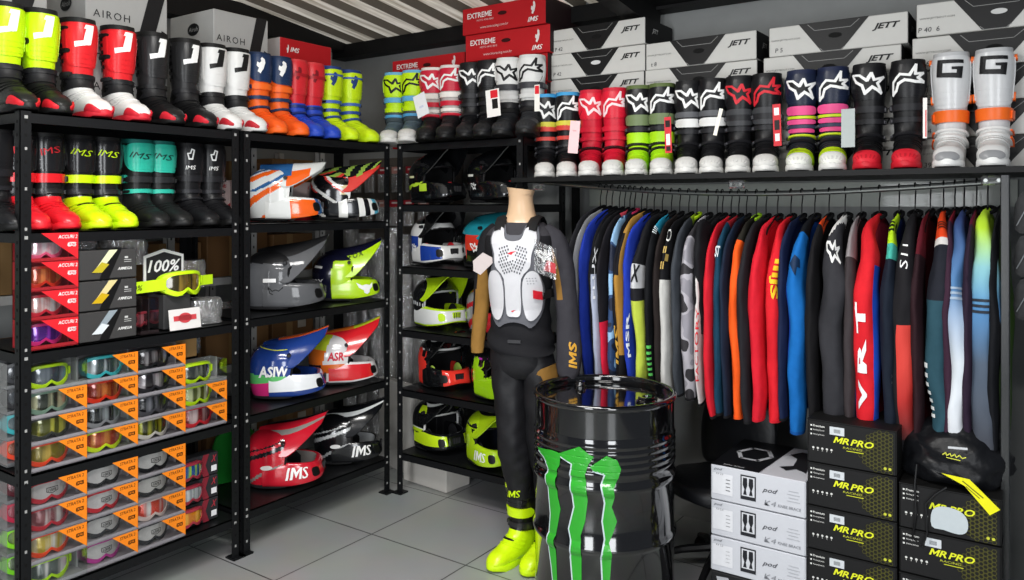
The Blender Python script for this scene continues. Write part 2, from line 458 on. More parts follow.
def boot_s(A, T, e=2.4):
    """A degrees round the boot (0 front, 90 its left), T ring index 0 top .. 14 toe"""
    A = np.asarray(A, float); T = np.clip(T, 0, 14)
    g = [np.interp(T, BI, BF[:, k]) for k in range(5)]
    a = np.radians(A); c = np.cos(a); s = np.sin(a)
    c = np.sign(c)*np.abs(c)**(2/e); s = np.sign(s)*np.abs(s)**(2/e)
    x = (g[0]+g[2])/2+(g[0]-g[2])/2*c; z = (g[1]+g[3])/2+(g[1]-g[3])/2*c; y = g[4]*s
    return np.stack([y, -x, z], -1)     # front looks along local -y
boot_s.sgn = -1
def boot(label, group, loc, rz, S, h=1., side=1, wd=1.):
    """S: spec of colours; side=1 its left boot, -1 its right boot (buckles outside)"""
    r = thing('motocross_boot', label, 'boot', loc, rz, group)
    r.scale = (wd, wd, h)
    gl = S.get('gloss', .38)
    C = lambda k, d: mat(S.get(k, d), gl, bump=.08, bscale=60)
    up = C('shaft', '#151515'); ft = C('foot', S.get('shaft', '#151515'))
    A = np.arange(0, 360, 12)
    P = lambda ts: boot_s(*np.meshgrid(A, ts))
    mb = MB(); mb.grid(P(np.linspace(.15, 6, 26)), up, True)
    I = P([.15, 1.2, 2.4]); ctr = I.mean(axis=1, keepdims=True); I = ctr+(I-ctr)*.9
    dark = mat('#0a0a0a', .8); mb.grid(I[:2], dark, True, flip=True); mb.loft(I[1:2].repeat(2, 0), dark)
    mb.build('shaft', r, True)
    mb = MB(); mb.loft(P(np.linspace(5.9, 14, 34)), ft)
    mb.build('foot', r, True)
    mb = MB()
    for q_ in range(3): mb.patch(boot_s, -75, 75, 7.1+q_*.75, 7.1+q_*.75+.3, .0035, ft, 10, 2)
    mb.build('flex_fold', r, True)
    # sole
    out = [(-.097, 0), (-.085, .038), (-.04, .046), (.0, .043), (.05, .046), (.11, .054), (.16, .052), (.193, .040), (.213, .018), (.218, 0)]
    out = out+[(x, -y) for x, y in out[-2:0:-1]]
    sm = mat(S.get('sole', '#111111'), .5); mb = MB(); n = len(out)
    def ring(s_, z): return [(y*s_, -(x-.06)*s_-.06, z+(.008 if x > .19 else 0)) for x, y in out]
    mb.loft([ring(.96, 0), ring(1, .006), ring(1, .02), ring(.97, .028)], sm); mb.build('sole', r, True)
    # collar
    cm = mat(S.get('collar', '#131313'), .55); mb = MB()
    c0 = P([.0, .0, .55, .55]); ctr = c0.mean(axis=1, keepdims=True)
    c0 = ctr+(c0-ctr)*np.array([.9, 1.03, 1.03, .99])[:, None, None]; c0[0, :, 2] += .006; c0[1, :, 2] += .004
    mb.grid(c0, cm, True); mb.build('collar', r, True)
    f = boot_s
    sp = S.get('shin_span', 80)
    if 'shin' in S:
        s0, s1_ = S.get('shin_t', (.6, 3.7)); pm_ = mat(S['shin'], gl-.08, bump=.03); mb = MB().patch(f, -sp, sp, s0, s1_, .006, pm_, 14, 8, rnd=.35)
        for q_, w_ in ((.70, .62), (.80, .66), (.90, .6)): mb.patch(f, -sp*w_, sp*w_, s0+(s1_-s0)*q_, s0+(s1_-s0)*q_+.10, .0078, pm_, 10, 1, rnd=.2)
        for a_ in (-1, 1): mb.patch(f, a_*sp*.80-2.5, a_*sp*.80+2.5, s0+.5, s1_-.5, .0082, pm_, 1, 8)
        mb.build('shin_plate', r, True)
    for (nm, a0, a1, t0, t1, col, off) in S.get('pads', []):
        MB().patch(f, a0, a1, t0, t1, off, mat(col, gl), 10, 5, rnd=.3).build(nm, r, True)
    for (t, w, col) in S.get('straps', []):
        q = MB().patch(f, -100, 100, t-w/2, t+w/2, .0095, mat(col, gl), 16, 3, rnd=.2).build('strap', r, True)
        a = 78*side
        MB().patch(f, a-20, a+20, t-w*.32, t+w*.32, .0155, mat(S.get('buckle', '#1b1b1b'), .35), 4, 3).build('buckle', q)
        if S.get('buckle2'): MB().patch(f, -a-14, -a+18, t-w*.3, t+w*.3, .0135, mat(S['buckle2'], .35), 4, 3).build('clip', q)
    if 'ankle' in S:
        MB().patch(f, -115, 115, 4.6, 6.4, .005, mat(S['ankle'], .5), 18, 5, rnd=.2).build('ankle_guard', r, True)
        for a in (-88, 88): MB().patch(f, a-16, a+16, 5.2, 6.0, .010, mat('#0e0e0e', .3), 5, 5, rnd=.9).build('hinge', r, True)
    if 'toe' in S:
        MB().patch(f, -176, 176, S.get('toe_t', 11.3), 13.98, .0035, mat(S['toe'], .5), 26, 9, base=0).build('toe_cap', r, True)
        mb = MB()
        for k in range(-3, 4):
            mb.patch(f, k*20-3, k*20+3, 12.5-abs(k)*.05, 13.1, .006, mat(S.get('toe_grip', S['toe']), .7), 2, 2)
        if S.get('grip'): mb.build('toe_grip', r)
    if 'sole_patch' in S:
        for a in (1, -1):
            MB().patch(f, a*62, a*118, 11.3, 13.75, .007, mat(S['sole_patch'], .4), 6, 8, rnd=.3).build('sole_insert', r, True)
    if 'heel' in S:
        MB().patch(f, 118, 242, 5.2, 8.8, .005, mat(S['heel'], .4), 12, 7, rnd=.4).build('heel_guard', r, True)
    # panel seams: slim raised ribs on the calf side, part of the shaft's look
    if S.get('vents'):
        mb = MB(); vm = mat(S['vents'], .6)
        for i in range(6):
            for a in (-128, -112, -96, 96, 112, 128):
                mb.patch(f, a-5, a+5, .9+i*.5+(a % 3)*.1, 1.15+i*.5+(a % 3)*.1, .003, vm, 2, 2)
        mb.build('vent_slots', r)
    for lg in S.get('logo', []):
        d, col, a0, t0, su, sv = lg[:6]; off = lg[6] if len(lg) > 6 else .0085
        if callable(d): d = d(side)
        col_ = col
        mb = MB(); decal(mb, d, mat(col_, .45), f, a0 if not isinstance(a0, tuple) else a0[side > 0], t0, su, -sv, off, rot=lg[7] if len(lg) > 7 else 0)
        mb.build('logo', r)
    return r
# decals: A is degrees towards +90 = its left; seen from in front its left is the viewer's right
JD = poly2(JL, .4); GD = poly2(GL, .4); MK = poly2(MARK, .4)
def alp(side, inner=False):
    """star on the boot at the viewer's left, looped mark on the other"""
    pts = STAR if side < 0 else SWOOSH
    return poly2(pts, .4) if inner else stroke2(pts, .17, True, .4)
def alogo(col, fill, sc=50): return [(lambda s: alp(s, True), fill, 0, 1.85, sc, 1.2, .0075), (lambda s: alp(s), col, 0, 1.85, sc, 1.2, .0088)]
IM = text2('IMS', .02, .3, .4)

J = dict(shin_t=(.6, 4.0), shin_span=85, ankle='#1a1a1c', straps=[(4.9, .45, '#1d1d1f')], vents='#101010')
def jb(main, logo='#f4f4f2', **k):
    d = dict(J, shaft=main, shin=main, logo=[(JD, logo, -6, 1.75, 33, .95)]); d.update(k); return d
N = '#c3ea12'
SPEC = {
 'jneon': jb(N, foot='#191a18', sole='#161616', sole_patch='#d22730', collar='#151515', heel=N, pads=[('side_clip', -95, -55, 2.6, 3.0, '#1a1a1a', .012)]),
 'jred': jb('#d8252b', foot='#dededc', sole='#c62633', sole_patch='#c62633', collar='#151515', heel='#e5e5e3', pads=[('buckle', -105, -58, 1.05, 1.35, '#1d1d1f', .012), ('buckle', -105, -55, 2.75, 3.05, '#1d1d1f', .012), ('buckle', -105, -50, 4.4, 4.75, '#2a2a2c', .014)]),
 'jblack': jb('#262627', foot='#161617', sole='#141414', sole_patch='#c62633', collar='#111111', vents='#050505'),
 'jwhite': jb('#dcdcda', '#1a1a1a', foot='#d9d9d7', sole='#d0d0ce', sole_patch='#b62a34', collar='#151515', heel='#dddddb', vents='#333333'),
 'navyor': dict(shaft='#e8611e', foot='#ea5a1c', shin='#1f3355', shin_t=(.3, 3.1), collar='#1c2c49', sole='#e8611e', straps=[(3.5, .5, '#e8611e'), (4.5, .4, '#1f3355'), (6.0, .4, '#1f3355')], pads=[('front_band', -70, 70, 3.25, 3.7, '#f06a24', .013)], logo=[(MK, '#f2f2f0', -22, 1.6, 26, .85)], gloss=.42, buckle='#23355c'),
 'redblue': dict(shaft='#cc2630', foot='#2546b4', shin='#d22c34', shin_t=(.3, 3.7), collar='#d33a3e', sole='#2444ae', ankle='#2546b4', straps=[(2.0, .3, '#a81d26'), (5.0, .4, '#1c2c6c'), (6.3, .4, '#1c2c6c')], logo=[(MK, '#7c1720', -22, 1.8, 22, .7)]),
 'neonblue': dict(shaft='#c5e618', foot='#cdea1a', shin='#cbe91c', shin_t=(.5, 3.4), collar='#27407c', sole='#bfe015', straps=[(1.3, .25, '#3f5fae'), (3.9, .3, '#4466b4'), (4.9, .45, '#2c4c9c'), (6.2, .4, '#2c4c9c')], logo=[(MK, '#27407c', -22, 1.7, 26, .8)]),
 'blkred': dict(shaft='#1b1a1b', foot='#e0202c', shin='#1c1c1e', shin_t=(.5, 3.4), collar='#1a1a1a', sole='#d81e2a', straps=[(3.9, .7, '#df2029'), (5.2, .7, '#222224')], logo=[(text2('IMS', .0, .2), '#d8252f', -15, 1.9, 27, .55, .009, .3)], gloss=.28),
 'blkneon': dict(shaft='#1b1b1b', foot='#cdee12', shin='#1c1c1e', shin_t=(.5, 3.4), collar='#1a1a1a', sole='#c6ea10', straps=[(3.9, .65, '#cdee12'), (5.2, .7, '#222224')], logo=[(text2('IMS', .0, .2), '#cdee12', -15, 1.9, 29, .55, .009, -.2)], gloss=.28, pads=[('tongue_slot', -45, 30, 7.6, 7.95, '#151515', .005)]),
 'teal': dict(shaft='#1a1b1b', foot='#1d1e1e', shin='#2fb39c', shin_t=(.5, 3.2), collar='#17605a', sole='#161616', straps=[(3.8, .5, '#26282a'), (5.0, .55, '#2fb39c')], pads=[('side_hub', -110, -75, .7, 1.6, '#2fb39c', .015), ('side_hub', -110, -75, 3.4, 4.1, '#2aa08b', .015)], logo=[(text2('IMS', .0, .2), '#123530', -20, 1.9, 32, .55, .009, -.2)]),
 'allblk': dict(shaft='#19191b', foot='#1b1b1d', shin='#1c1c1e', collar='#141416', sole='#121212', straps=[(3.6, .5, '#222225'), (4.9, .5, '#242428'), (6.2, .4, '#222225')], logo=[(stroke2([(-.5, .2), (-.3, -.5), (.2, -.5), (.3, .1), (.45, .8), (.1, .95), (-.1, .3), (-.5, .25)], .2, True), '#eeeeec', -20, 1.6, 24, .75), (text2('IMS', .0, .2), '#eeeeec', -22, 2.7, 18, .32)]),
 'handlogo': dict(shaft='#19191b', foot='#1b1b1d', shin='#1c1c1e', collar='#141416', sole='#121212', straps=[(3.6, .5, '#222225'), (4.9, .5, '#242428')], logo=[(stroke2([(-.6, .6), (-.3, -.5), (0, .9), (.1, -.4), (.4, .7), (.3, -.5)], .2), '#eeeeec', -25, 1.4, 20, .7)]),
}
def ab(**k):
    d = dict(shaft='#141416', foot='#151517', shin='#151518', shin_t=(.5, 3.0), collar='#141416', toe='#cbcac6', sole='#d7d6d2', straps=[(3.6, .42, '#232326'), (4.5, .42, '#232326'), (6.2, .5, '#1c1c1f')], logo=alogo('#f2f2f0', '#1a1a1c'), buckle='#4c4c50', buckle2='#56565a', grip=True, toe_grip='#cfcecb', gloss=.42)
    d.update(k); return d
SPEC.update({
 'a_neon': ab(shaft='#bfe414', shin='#c4ea18', foot='#55636c', collar='#6fb4d8', logo=alogo('#121212', '#c4ea18'), straps=[(3.3, .45, '#5fa8d3'), (4.3, .5, '#c4ea18'), (5.2, .5, '#4f9ccb')], ankle='#3f4a50'),
 'a_red': ab(shaft='#b9b4b0', shin='#c8243c', foot='#1b1b1d', collar='#e4dcd8', toe='#141416', sole='#131313', logo=alogo('#f0f0ee', '#c8243c'), straps=[(3.3, .45, '#efe9e2'), (4.1, .5, '#cc2238'), (4.9, .45, '#efe9e2'), (5.7, .5, '#cc2238')], toe_grip='#222222'),
 'a_blk': ab(toe='#17171a', sole='#141414', toe_grip='#222222'),
 'a_wht': ab(shaft='#cfcfcd', shin='#dededc', foot='#2a2b2e', collar='#d8d8d6', toe='#232427', sole='#191919', logo=alogo('#121214', '#dededc'), straps=[(3.2, .5, '#3a3a3e'), (4.1, .4, '#d6d6d4'), (5.2, .6, '#1c1c20')], toe_grip='#333333', ankle='#1a1a1c'),
 'b_blue': ab(collar='#3f9bd2', pads=[('flame_panel', -60, 60, 2.95, 3.35, '#d9d046', .012), ('flame_panel', -60, 60, 3.3, 3.7, '#d8453a', .012)], straps=[(4.4, .4, '#d4473f'), (5.5, .4, '#242427'), (6.4, .5, '#1c1c1f')]),
 'b_red': ab(shaft='#c91c34', shin='#d81e36', foot='#c71b33', collar='#c81c34', logo=alogo('#f4dcdf', '#d81e36'), straps=[(3.8, .4, '#cf1d35'), (4.7, .4, '#c91c34'), (6.2, .4, '#331318'), (7.0, .4, '#c91c34')], buckle='#7c1220', buckle2='#a81a2c'),
 'b_camo': ab(collar='#5b6b3c', pads=[('camo_panel', -70, 70, 2.9, 3.7, '#6f7f58', .009), ('neon_panel', -100, 100, 4.3, 5.6, '#a8dc1c', .008)], foot='#a9dd1a', straps=[(4.0, .35, '#232326'), (5.9, .3, '#1b1b1d'), (6.8, .4, '#1c1c1f')]),
 'b_bw': ab(pads=[('white_panel', -62, 62, 3.45, 4.1, '#e2e2e0', .012), ('grey_panel', -70, 70, 2.95, 3.35, '#5b5c60', .010)]),
 'b_br': ab(logo=alogo('#d42734', '#151517'), pads=[('smoke_panel', -70, 70, 3.0, 4.2, '#3c3d40', .009)]),
 'b_pink': ab(shaft='#1a2238', shin='#1b2339', collar='#1c2440', foot='#2a2c33', toe='#dfe0d8', pads=[('pink_panel', -58, 58, 3.1, 3.7, '#e8528e', .012), ('pink_panel', -58, 58, 4.0, 4.4, '#e8528e', .013), ('pink_panel', -55, 55, 4.8, 5.3, '#e04a84', .011), ('neon_toe_band', -120, 120, 9.3, 10.9, '#bfe312', .004)], straps=[(3.85, .2, '#c9dd28'), (4.6, .3, '#3a4058'), (5.7, .3, '#c9dd28'), (6.7, .4, '#1d1d22')]),
 'b_brd': ab(toe='#d42433', sole='#c41f2d', toe_grip='#b81c2a'),
 'gaerne': dict(shaft='#c8c9ca', shin='#cdcecf', shin_t=(.4, 4.0), shin_span=95, foot='#d6d6d4', collar='#b9babb', toe='#dcdcda', sole='#e3e3e1', logo=[(GD, '#141416', 0, 1.5, 36, .8)], straps=[(4.6, 1.0, '#ee6a22'), (6.2, .35, '#e4e4e2'), (7.3, .45, '#e4e4e2')], buckle='#ee5f18', pads=[('side_hub', -105, -75, .5, 1.0, '#ee6a22', .014), ('side_hub', 75, 105, .6, 1.1, '#ee6a22', .014), ('side_hub', -105, -78, 3.1, 3.6, '#ee6a22', .014), ('side_hub', 78, 105, 3.1, 3.6, '#ee6a22', .014), ('metal_tip', -80, 80, 12.6, 13.9, '#8c8d8f', .007)], gloss=.34),
})
def pair(spec, spots, z, desc, group, front, h=1.0, jit=2, yaw=0, wd=1.):
    for k, (x, y) in enumerate(spots):
        side = 1 if (k == 1) else -1
        lab = desc.replace('{w}', ('first' if k == 0 else 'second')) if isinstance(desc, str) else desc[k]
        boot(lab, group, (x, y, z), front+R(rng.uniform(-jit, jit)+yaw), SPEC[spec], h, side, wd)
XB = -3.36
TOPG = 'boots on top of the left wall racks'
T2 = 2.0
for spec, us, d in (
 ('jneon', (5, 40), ('neon yellow boot with white J, leftmost on top of the rack', 'neon yellow boot with white J, beside the red boots')),
 ('jred', (79, 119), ('red boot with white J and white foot, next to the neon one', 'red boot with white J and white foot, next to the black one')),
 ('jblack', (153, 186), ('black boot with white J logo, beside the red boot', 'black boot with white J logo, beside the white boot')),
 ('jwhite', (212, 236), ('white boot with black J logo, beside the black boot', 'white boot with black J logo, beside the navy and orange boot')),
 ('navyor', (258, 279), ('navy and orange boot standing next to the white boot', 'navy and orange boot standing next to the red and blue boot')),
 ('redblue', (295, 312), ('red boot with blue foot, next to the orange boot', 'red boot with blue foot, next to the neon yellow boot')),
 ('neonblue', (330, 350), ('neon yellow boot with blue straps, beside the red and blue boot', 'neon yellow boot with blue straps, last on the rack top near the corner'))):
    pair(spec, [(XB, wy(u, XB)) for u in us], T2, d, TOPG, FRONT_X, 1.0 if spec != 'jneon' else 1.02)
SG = 'boots on the second shelf of the left rack'
for spec, us, d in (
 ('handlogo', (-4,), ('black boot with white squiggle logo at the left edge of the shelf',)),
 ('blkred', (18, 47), ('black boot with red foot, half behind the rack post', 'black boot with red foot, beside the neon yellow footed boot')),
 ('blkneon', (78, 105), ('black boot with neon yellow foot, beside the red footed boot', 'black boot with neon yellow foot, beside the teal boot')),
 ('teal', (138, 160), ('black boot with teal shin plate and strap, beside the neon footed boot', 'black boot with teal shin plate and strap, beside the all black boot')),
 ('allblk', (189, 211), ('all black boot with white emblem, beside the teal boot', 'all black boot with white emblem, beside the rack post'))):
    pair(spec, [(-3.38, wy(u, -3.38)) for u in us], 1.551, d, SG, FRONT_X, .92)
CG = 'boots on top of the corner rack'
for spec, us, d in (
 ('a_neon', (396, 414), ('neon yellow boot with blue bands and white toe, outer one in the corner', 'neon yellow boot with blue bands and white toe, partly behind a hanging tag')),
 ('a_red', (433, 452), ('red and white banded boot beside the neon yellow boot', 'red and white banded boot beside the black boot')),
 ('a_blk', (472, 490), ('black boot with white star logo beside the red and white boot', 'black boot behind the large white and red tag')),
 ('a_wht', (509, 532), ('white boot with black foot, beside the black boot', 'white boot with black foot at the end of the corner rack'))):
    pair(spec, [(wx(u, 3.46), 3.46) for u in us], T2, d, CG, R(math.degrees(math.atan(-wx(us[0], 1)))-12), 1.02, wd=1.1)
DG = 'boots along the long display shelf'
for spec, us, d in (
 ('b_blue', (547, 568), ('black boot with blue collar, leftmost on the long shelf', 'black boot with blue collar behind a pink tag')),
 ('b_red', (592, 615), ('all red boot with white toe, beside the blue collared boot', 'all red boot with white toe, beside the olive collared boot')),
 ('b_camo', (639, 662), ('black and lime boot with olive collar, beside the red boot', 'black and lime boot with olive collar, beside the black and white boot')),
 ('b_bw', (689, 713), ('black boot with white shin band and white toe, beside the lime boot', 'black boot with white shin band beside the red starred boot')),
 ('b_br', (740, 767), ('black boot with red star outline and white toe', 'black boot with red looped logo and a red tag')),
 ('b_pink', (802, 833), ('navy boot with pink panels and lime toe, star logo', 'navy boot with pink panels and lime toe, looped logo')),
 ('b_brd', (869, 908), ('black boot with red toe and white star logo', 'black boot with red toe beside the grey and orange boot')),
 ('gaerne', (951, 994), ('light grey boot with orange strap, beside the red toed boot', 'light grey boot with orange strap, last on the long shelf'))):
    pair(spec, [(wx(u, 3.495), 3.495) for u in us], 1.785, d, DG, R(math.degrees(math.atan(-wx(us[0], 1)))-4), 1.07 if spec == 'gaerne' else 1.04)
# swing tags hanging on the boots
def hang_tag(label, u, v, Y, w, h, rot, base, bands=()):
    x = wx(u, Y); z = wz(u, v, Y=Y)
    t = thing('swing_tag', label, 'tag', (x, Y, z), 0, 'swing tags on the boots')
    c, s = math.cos(rot), math.sin(rot)
    fn = lambda px, pz, py: (px*c-pz*s, py, px*s+pz*c)
    MB().prism(rect2(w, h), 0, .0012, mat(base, .5), fn).build('card', t)
    MB().tube([fn(0, h/2-.004, 0), fn(.005, h/2+.03, .03), fn(.0, h/2+.05, .05)], .0012, BLACK, 5).build('string', t)
    for (cx, cz, bw, bh, col) in bands:
        MB().prism(rect2(bw, bh, cx, cz), -.0008, 0, mat(col, .5), fn).build('printed_panel', t)
hang_tag('large white tag hanging on the neon yellow boot', 421, 105, 3.24, .085, .125, R(18), '#e6e8ea', [(0, -.01, .03, .012, '#c9cede')])
hang_tag('white tag with red and black print on the black boot', 493, 103, 3.24, .085, .14, R(5), '#e9e6e2', [(.01, .045, .045, .04, '#d2232f'), (.012, -.005, .035, .05, '#171717')])
hang_tag('narrow white tag with red top on the white boot', 537, 98, 3.24, .03, .13, R(0), '#e4e1da', [(.0, .04, .024, .04, '#d2232f')])
hang_tag('pale pink tag on the blue collared boot', 574, 137, 3.26, .055, .155, R(-6), '#ecc6c8', [(0, .03, .02, .006, '#d7a5a8')])
hang_tag('red and black patterned tag on the lime boot', 668, 135, 3.26, .032, .16, R(2), '#c9303a', [(0, .05, .022, .03, '#1d1214'), (.0, -.02, .018, .05, '#f0e6e4'), (0, -.06, .02, .02, '#2a1416')])
hang_tag('thin white tag between the black and white boots', 718, 122, 3.24, .016, .115, R(-14), '#e8e4d6')
hang_tag('red and white tag on the red starred boot', 777, 125, 3.24, .032, .17, R(2), '#c42a33', [(0, .055, .02, .03, '#f0e4e2'), (0, 0, .02, .04, '#1b1012'), (0, -.05, .018, .03, '#efe0de')])
hang_tag('pale rounded tag between the pink and red toed boots', 848, 128, 3.27, .05, .15, R(0), '#a9b0ae')
hang_tag('thin white and red tag beside the grey boot', 925, 118, 3.27, .014, .15, R(0), '#ece7e2', [(0.003, -.02, .004, .1, '#d2232f')])

# ------------------------------------------------------------------ motocross helmets
HC = np.array([0, 0, .150])
def hel_s(AZ, EL):
    """outer shell: azimuth 0 = front (deg, + to its left), elevation deg"""
    AZ = np.asarray(AZ, float); EL = np.asarray(EL, float)
    a = np.radians(AZ); e = np.radians(EL)
    x, y, z = np.cos(e)*np.cos(a), np.cos(e)*np.sin(a), np.sin(e)
    ax = np.where(x > 0, .138, .158); az_ = np.where(z > 0, .132, .235)
    r = 1/((np.abs(x)/ax)**2.3+(np.abs(y)/.122)**2.3+(np.abs(z)/az_)**2.3)**(1/2.3)
    P = np.stack([r*y, -r*x, r*z], -1)+HC
    return P
def chin_s(U, V):
    """chin bar: U -1..1 round the jaw, V 0..1 section (0 outer top, .5 outer bottom, 1 inner top)"""
    U = np.asarray(U, float); V = np.asarray(V, float)
    t = np.clip(np.abs(U), 0, 1); s = np.sign(U)
    x = .215-.255*t**2.1; y = s*(.119*(1-(1-t)**2.0)**.62-.013*np.clip((t-.55)/.45, 0, 1)**1.5)
    x = np.where(t > .9, x, x)
    hh = .036+.030*t**1.2-.014*np.clip((t-.75)/.25, 0, 1); zc = .078-.010*t+.004*(1-t)
    a = V*2*np.pi
    ox = np.cos(a); oz = np.sin(a)
    th = .014+.004*(1-t)
    # outward direction in plan
    nx = 1-t**1.6*.9; ny = s*(.25+t**.8)*1.0*t**.5; L = np.sqrt(nx**2+ny**2); nx, ny = nx/L, ny/L
    oxs = np.sign(ox)*np.abs(ox)**.6; ozs = np.sign(oz)*np.abs(oz)**.75
    X = x-.012+nx*(th*oxs-.25*th*ozs*0+(-.012*ozs)); Y = y*.985+ny*(th*oxs)
    return np.stack([Y, -X, zc+hh*ozs], -1)
def helmet(label, group, loc, rz, S, sc=1.):
    r = thing('motocross_helmet', label, 'helmet', loc, rz, group); r.scale = (sc, sc, sc)
    gl = S.get('gloss', .16)
    M_ = [mat(c, gl, coat=.6, vary=.03) for c in S['cols']]
    # shell
    n = 96; az = np.linspace(-180, 180, n+1)[:-1]; el = np.concatenate([np.linspace(-51, 88, 60), [89.9]])
    AZ, EL = np.meshgrid(az, el); P = hel_s(AZ, EL)
    floor_z = .012+.0*P[..., 2]; P[..., 2] = np.maximum(P[..., 2], floor_z)
    def edge(e):
        if e > 27: return 0
        if e > 17: return 52*math.sqrt(1-((e-17)/10)**2)+8
        return 60+(17-e)*.12
    def mf(j, i):
        a = (az[i]+(az[1]-az[0])/2+180) % 360-180; e = (el[j]+el[j+1])/2
        if abs(a) < edge(e): return None
        k = S['pat'](a, e)
        return M_[k]
    mb = MB(); mb.grid(P, None, True, mf)
    I = HC+(P-HC)*.9; ins = mat(S.get('lining', '#111113'), .9)
    mb.grid(I, ins, True, lambda j, i: None if mf(j, i) is None else ins, flip=True)
    mb.build('shell', r, True, sharp=60)
    # port trim along the edge of the opening
    E_ = [(s_*edge(e), e) for s_, es in ((-1, np.linspace(-34, 26.9, 22)), (1, np.linspace(26.9, -34, 22))) for e in es]
    a_, e_ = np.array([q[0] for q in E_]), np.array([q[1] for q in E_])
    MB().tube([tuple(p) for p in HC+(hel_s(a_, e_)-HC)*.985], .0065, mat(S.get('trim', '#101012'), .5), 6).build('port_trim', r, True)
    # neck roll
    q = hel_s(np.arange(-180, 180, 10), np.full(36, -44.)); q[:, 2] = .014
    q = [tuple(p) for p in q if -p[1] < .06]
    aa = sorted(q, key=lambda p: (math.atan2(p[0], -p[1]) % (2*math.pi)))
    MB().tube([(p[0]*.96, p[1]*.96, p[2]) for p in aa], .009, mat(S.get('roll', '#121214'), .8), 6).build('neck_roll', r, True)
    # cheek pads
    for s_ in (-1, 1):
        mb = MB(); pm = mat(S.get('pad', '#19191c'), .9, bump=.3)
        A2 = np.linspace(0, 360, 15)[:-1]
        rings = []
        for t in np.linspace(0, 1, 6):
            w = math.sin(math.pi*(.08+.84*t))**.6
            rings.append([(s_*(.083+.010*w*math.cos(R(a))), -(.01+.085*t)+0, .085+.045*w*math.sin(R(a))) for a in A2])
        mb.loft(rings, pm); mb.build('cheek_pad', r, True)
    # chin bar
    C_ = [mat(c, gl, coat=.6, vary=.03) for c in S.get('chin_cols', S['cols'])]
    U, V = np.meshgrid(np.linspace(-1, 1, 41), np.linspace(0, 1, 17)[:-1]); P = chin_s(U, V)
    cp = S.get('chin', lambda u, v: 0); mb = MB()
    P2 = np.transpose(P, (1, 0, 2))
    mb.grid(P2, None, True, lambda j, i: C_[cp(-1+2*(j+.5)/40, (i+.5)/16)], flip=True)
    cb = mb.build('chin_bar', r, True, sharp=50)
    # vent in the nose of the chin bar, and side vents
    g = mat(S.get('grille', '#0b0b0c'), .5)
    mb = MB(); mb.box((0, -.2195, .084), (.052, .008, .036), g, bev=.006)
    for k in range(4): mb.box((-.018+.012*k, -.2245, .084), (.003, .004, .03), mat(S.get('grille_bar', '#3a3a3c'), .4))
    mb.build('vent_grille', r)
    for s_ in (-1, 1):
        MB().patch(chin_s, s_*.22, s_*.40, .93, 1.06, .0025, g, 5, 4, rnd=.4).build('side_vent', r, True)
    # peak
    pc = [mat(c, gl, coat=.5, vary=.03) for c in S.get('peak_cols', S['cols'])]
    pp = S.get('peak', lambda s, w: 0); dr = S.get('drop', 1.0); lift = S.get('lift', 1.0)
    rows = [(-.085, .274, .050, .012), (-.05, .284, .085, .045), (-.01, .291, .112, .090), (.03, .296, .124, .118), (.065, .301, .124, .120), (.10, .307, .118, .102), (.135, .315, .108, .078), (.17, .325, .098, .054), (.20, .335, .088, .032), (.222, .342, .076, .016)]
    n_ = 41; rr = []
    for i, (x, z, w, d) in enumerate(rows):
        z = .29+(z-.29)*lift; row = []
        for k in range(n_):
            t = -1+2*k/(n_-1); dd = abs(t)**2.6*d*dr
            yy = w*np.sign(t)*abs(t)**.8
            ridge = .006*math.cos(t*math.pi*1.5)
            row.append((yy, -(x+.02*(1-abs(t))*(i/9)), z-dd-.018*t*t+ridge))
        rr.append(row)
    P = np.array(rr); K = 28; q_ = np.linspace(0, 9, K+1); lo = np.minimum(q_.astype(int), 8); fr = (q_-lo)[:, None, None]
    P = P[lo]*(1-fr)+P[lo+1]*fr; mb = MB()
    f_ = lambda j, i: pc[pp((j+.5)/K, abs(-1+2*(i+.5)/(n_-1)))]
    mb.grid(P, None, False, f_, flip=False); Q = P-np.array([0, 0, .005]); Q[..., 0] *= .97
    mb.grid(Q, None, False, lambda j, i: pc[-1] if S.get('under') else f_(j, i), flip=True)
    bd = [(0, i) for i in range(n_)]+[(j, n_-1) for j in range(1, K+1)]+[(K, i) for i in range(n_-2, -1, -1)]+[(j, 0) for j in range(K-1, 0, -1)]
    o = len(mb.v); m_ = len(bd); mb.v += [tuple(P[b]) for b in bd]+[tuple(Q[b]) for b in bd]
    for a in range(m_):
        b = (a+1) % m_; mb.f.append((o+a, o+b, o+m_+b, o+m_+a)); mb.m.append(mb.mi(pc[pp(.99, .99)]))
    pk = mb.build('peak', r, True, sharp=50)
    for s_ in (-1, 1):
        mb = MB(); mb.tube([(s_*.106, -.045, .222), (s_*.126, -.045, .222)], [.011, .008], mat(S.get('screw', '#1a1a1c'), .4), 10); mb.build('peak_screw', r, True)
    # prints
    def pkf(A, B):   # side flank of the peak for lettering; A forward, B up
        A = np.asarray(A, float); B = np.asarray(B, float)
        w = np.interp(A, [q[0] for q in rows], [q[2] for q in rows]); z = np.interp(A, [q[0] for q in rows], [.29+(q[1]-.29)*lift for q in rows])
        d = np.interp(A, [q[0] for q in rows], [q[3]*dr for q in rows])
        t = np.clip(((z-B)/(d+.018+1e-6)), .02, 1)**(1/2.6)
        return np.stack([w*t**.8*S.get('_s', 1), -A, B], -1)
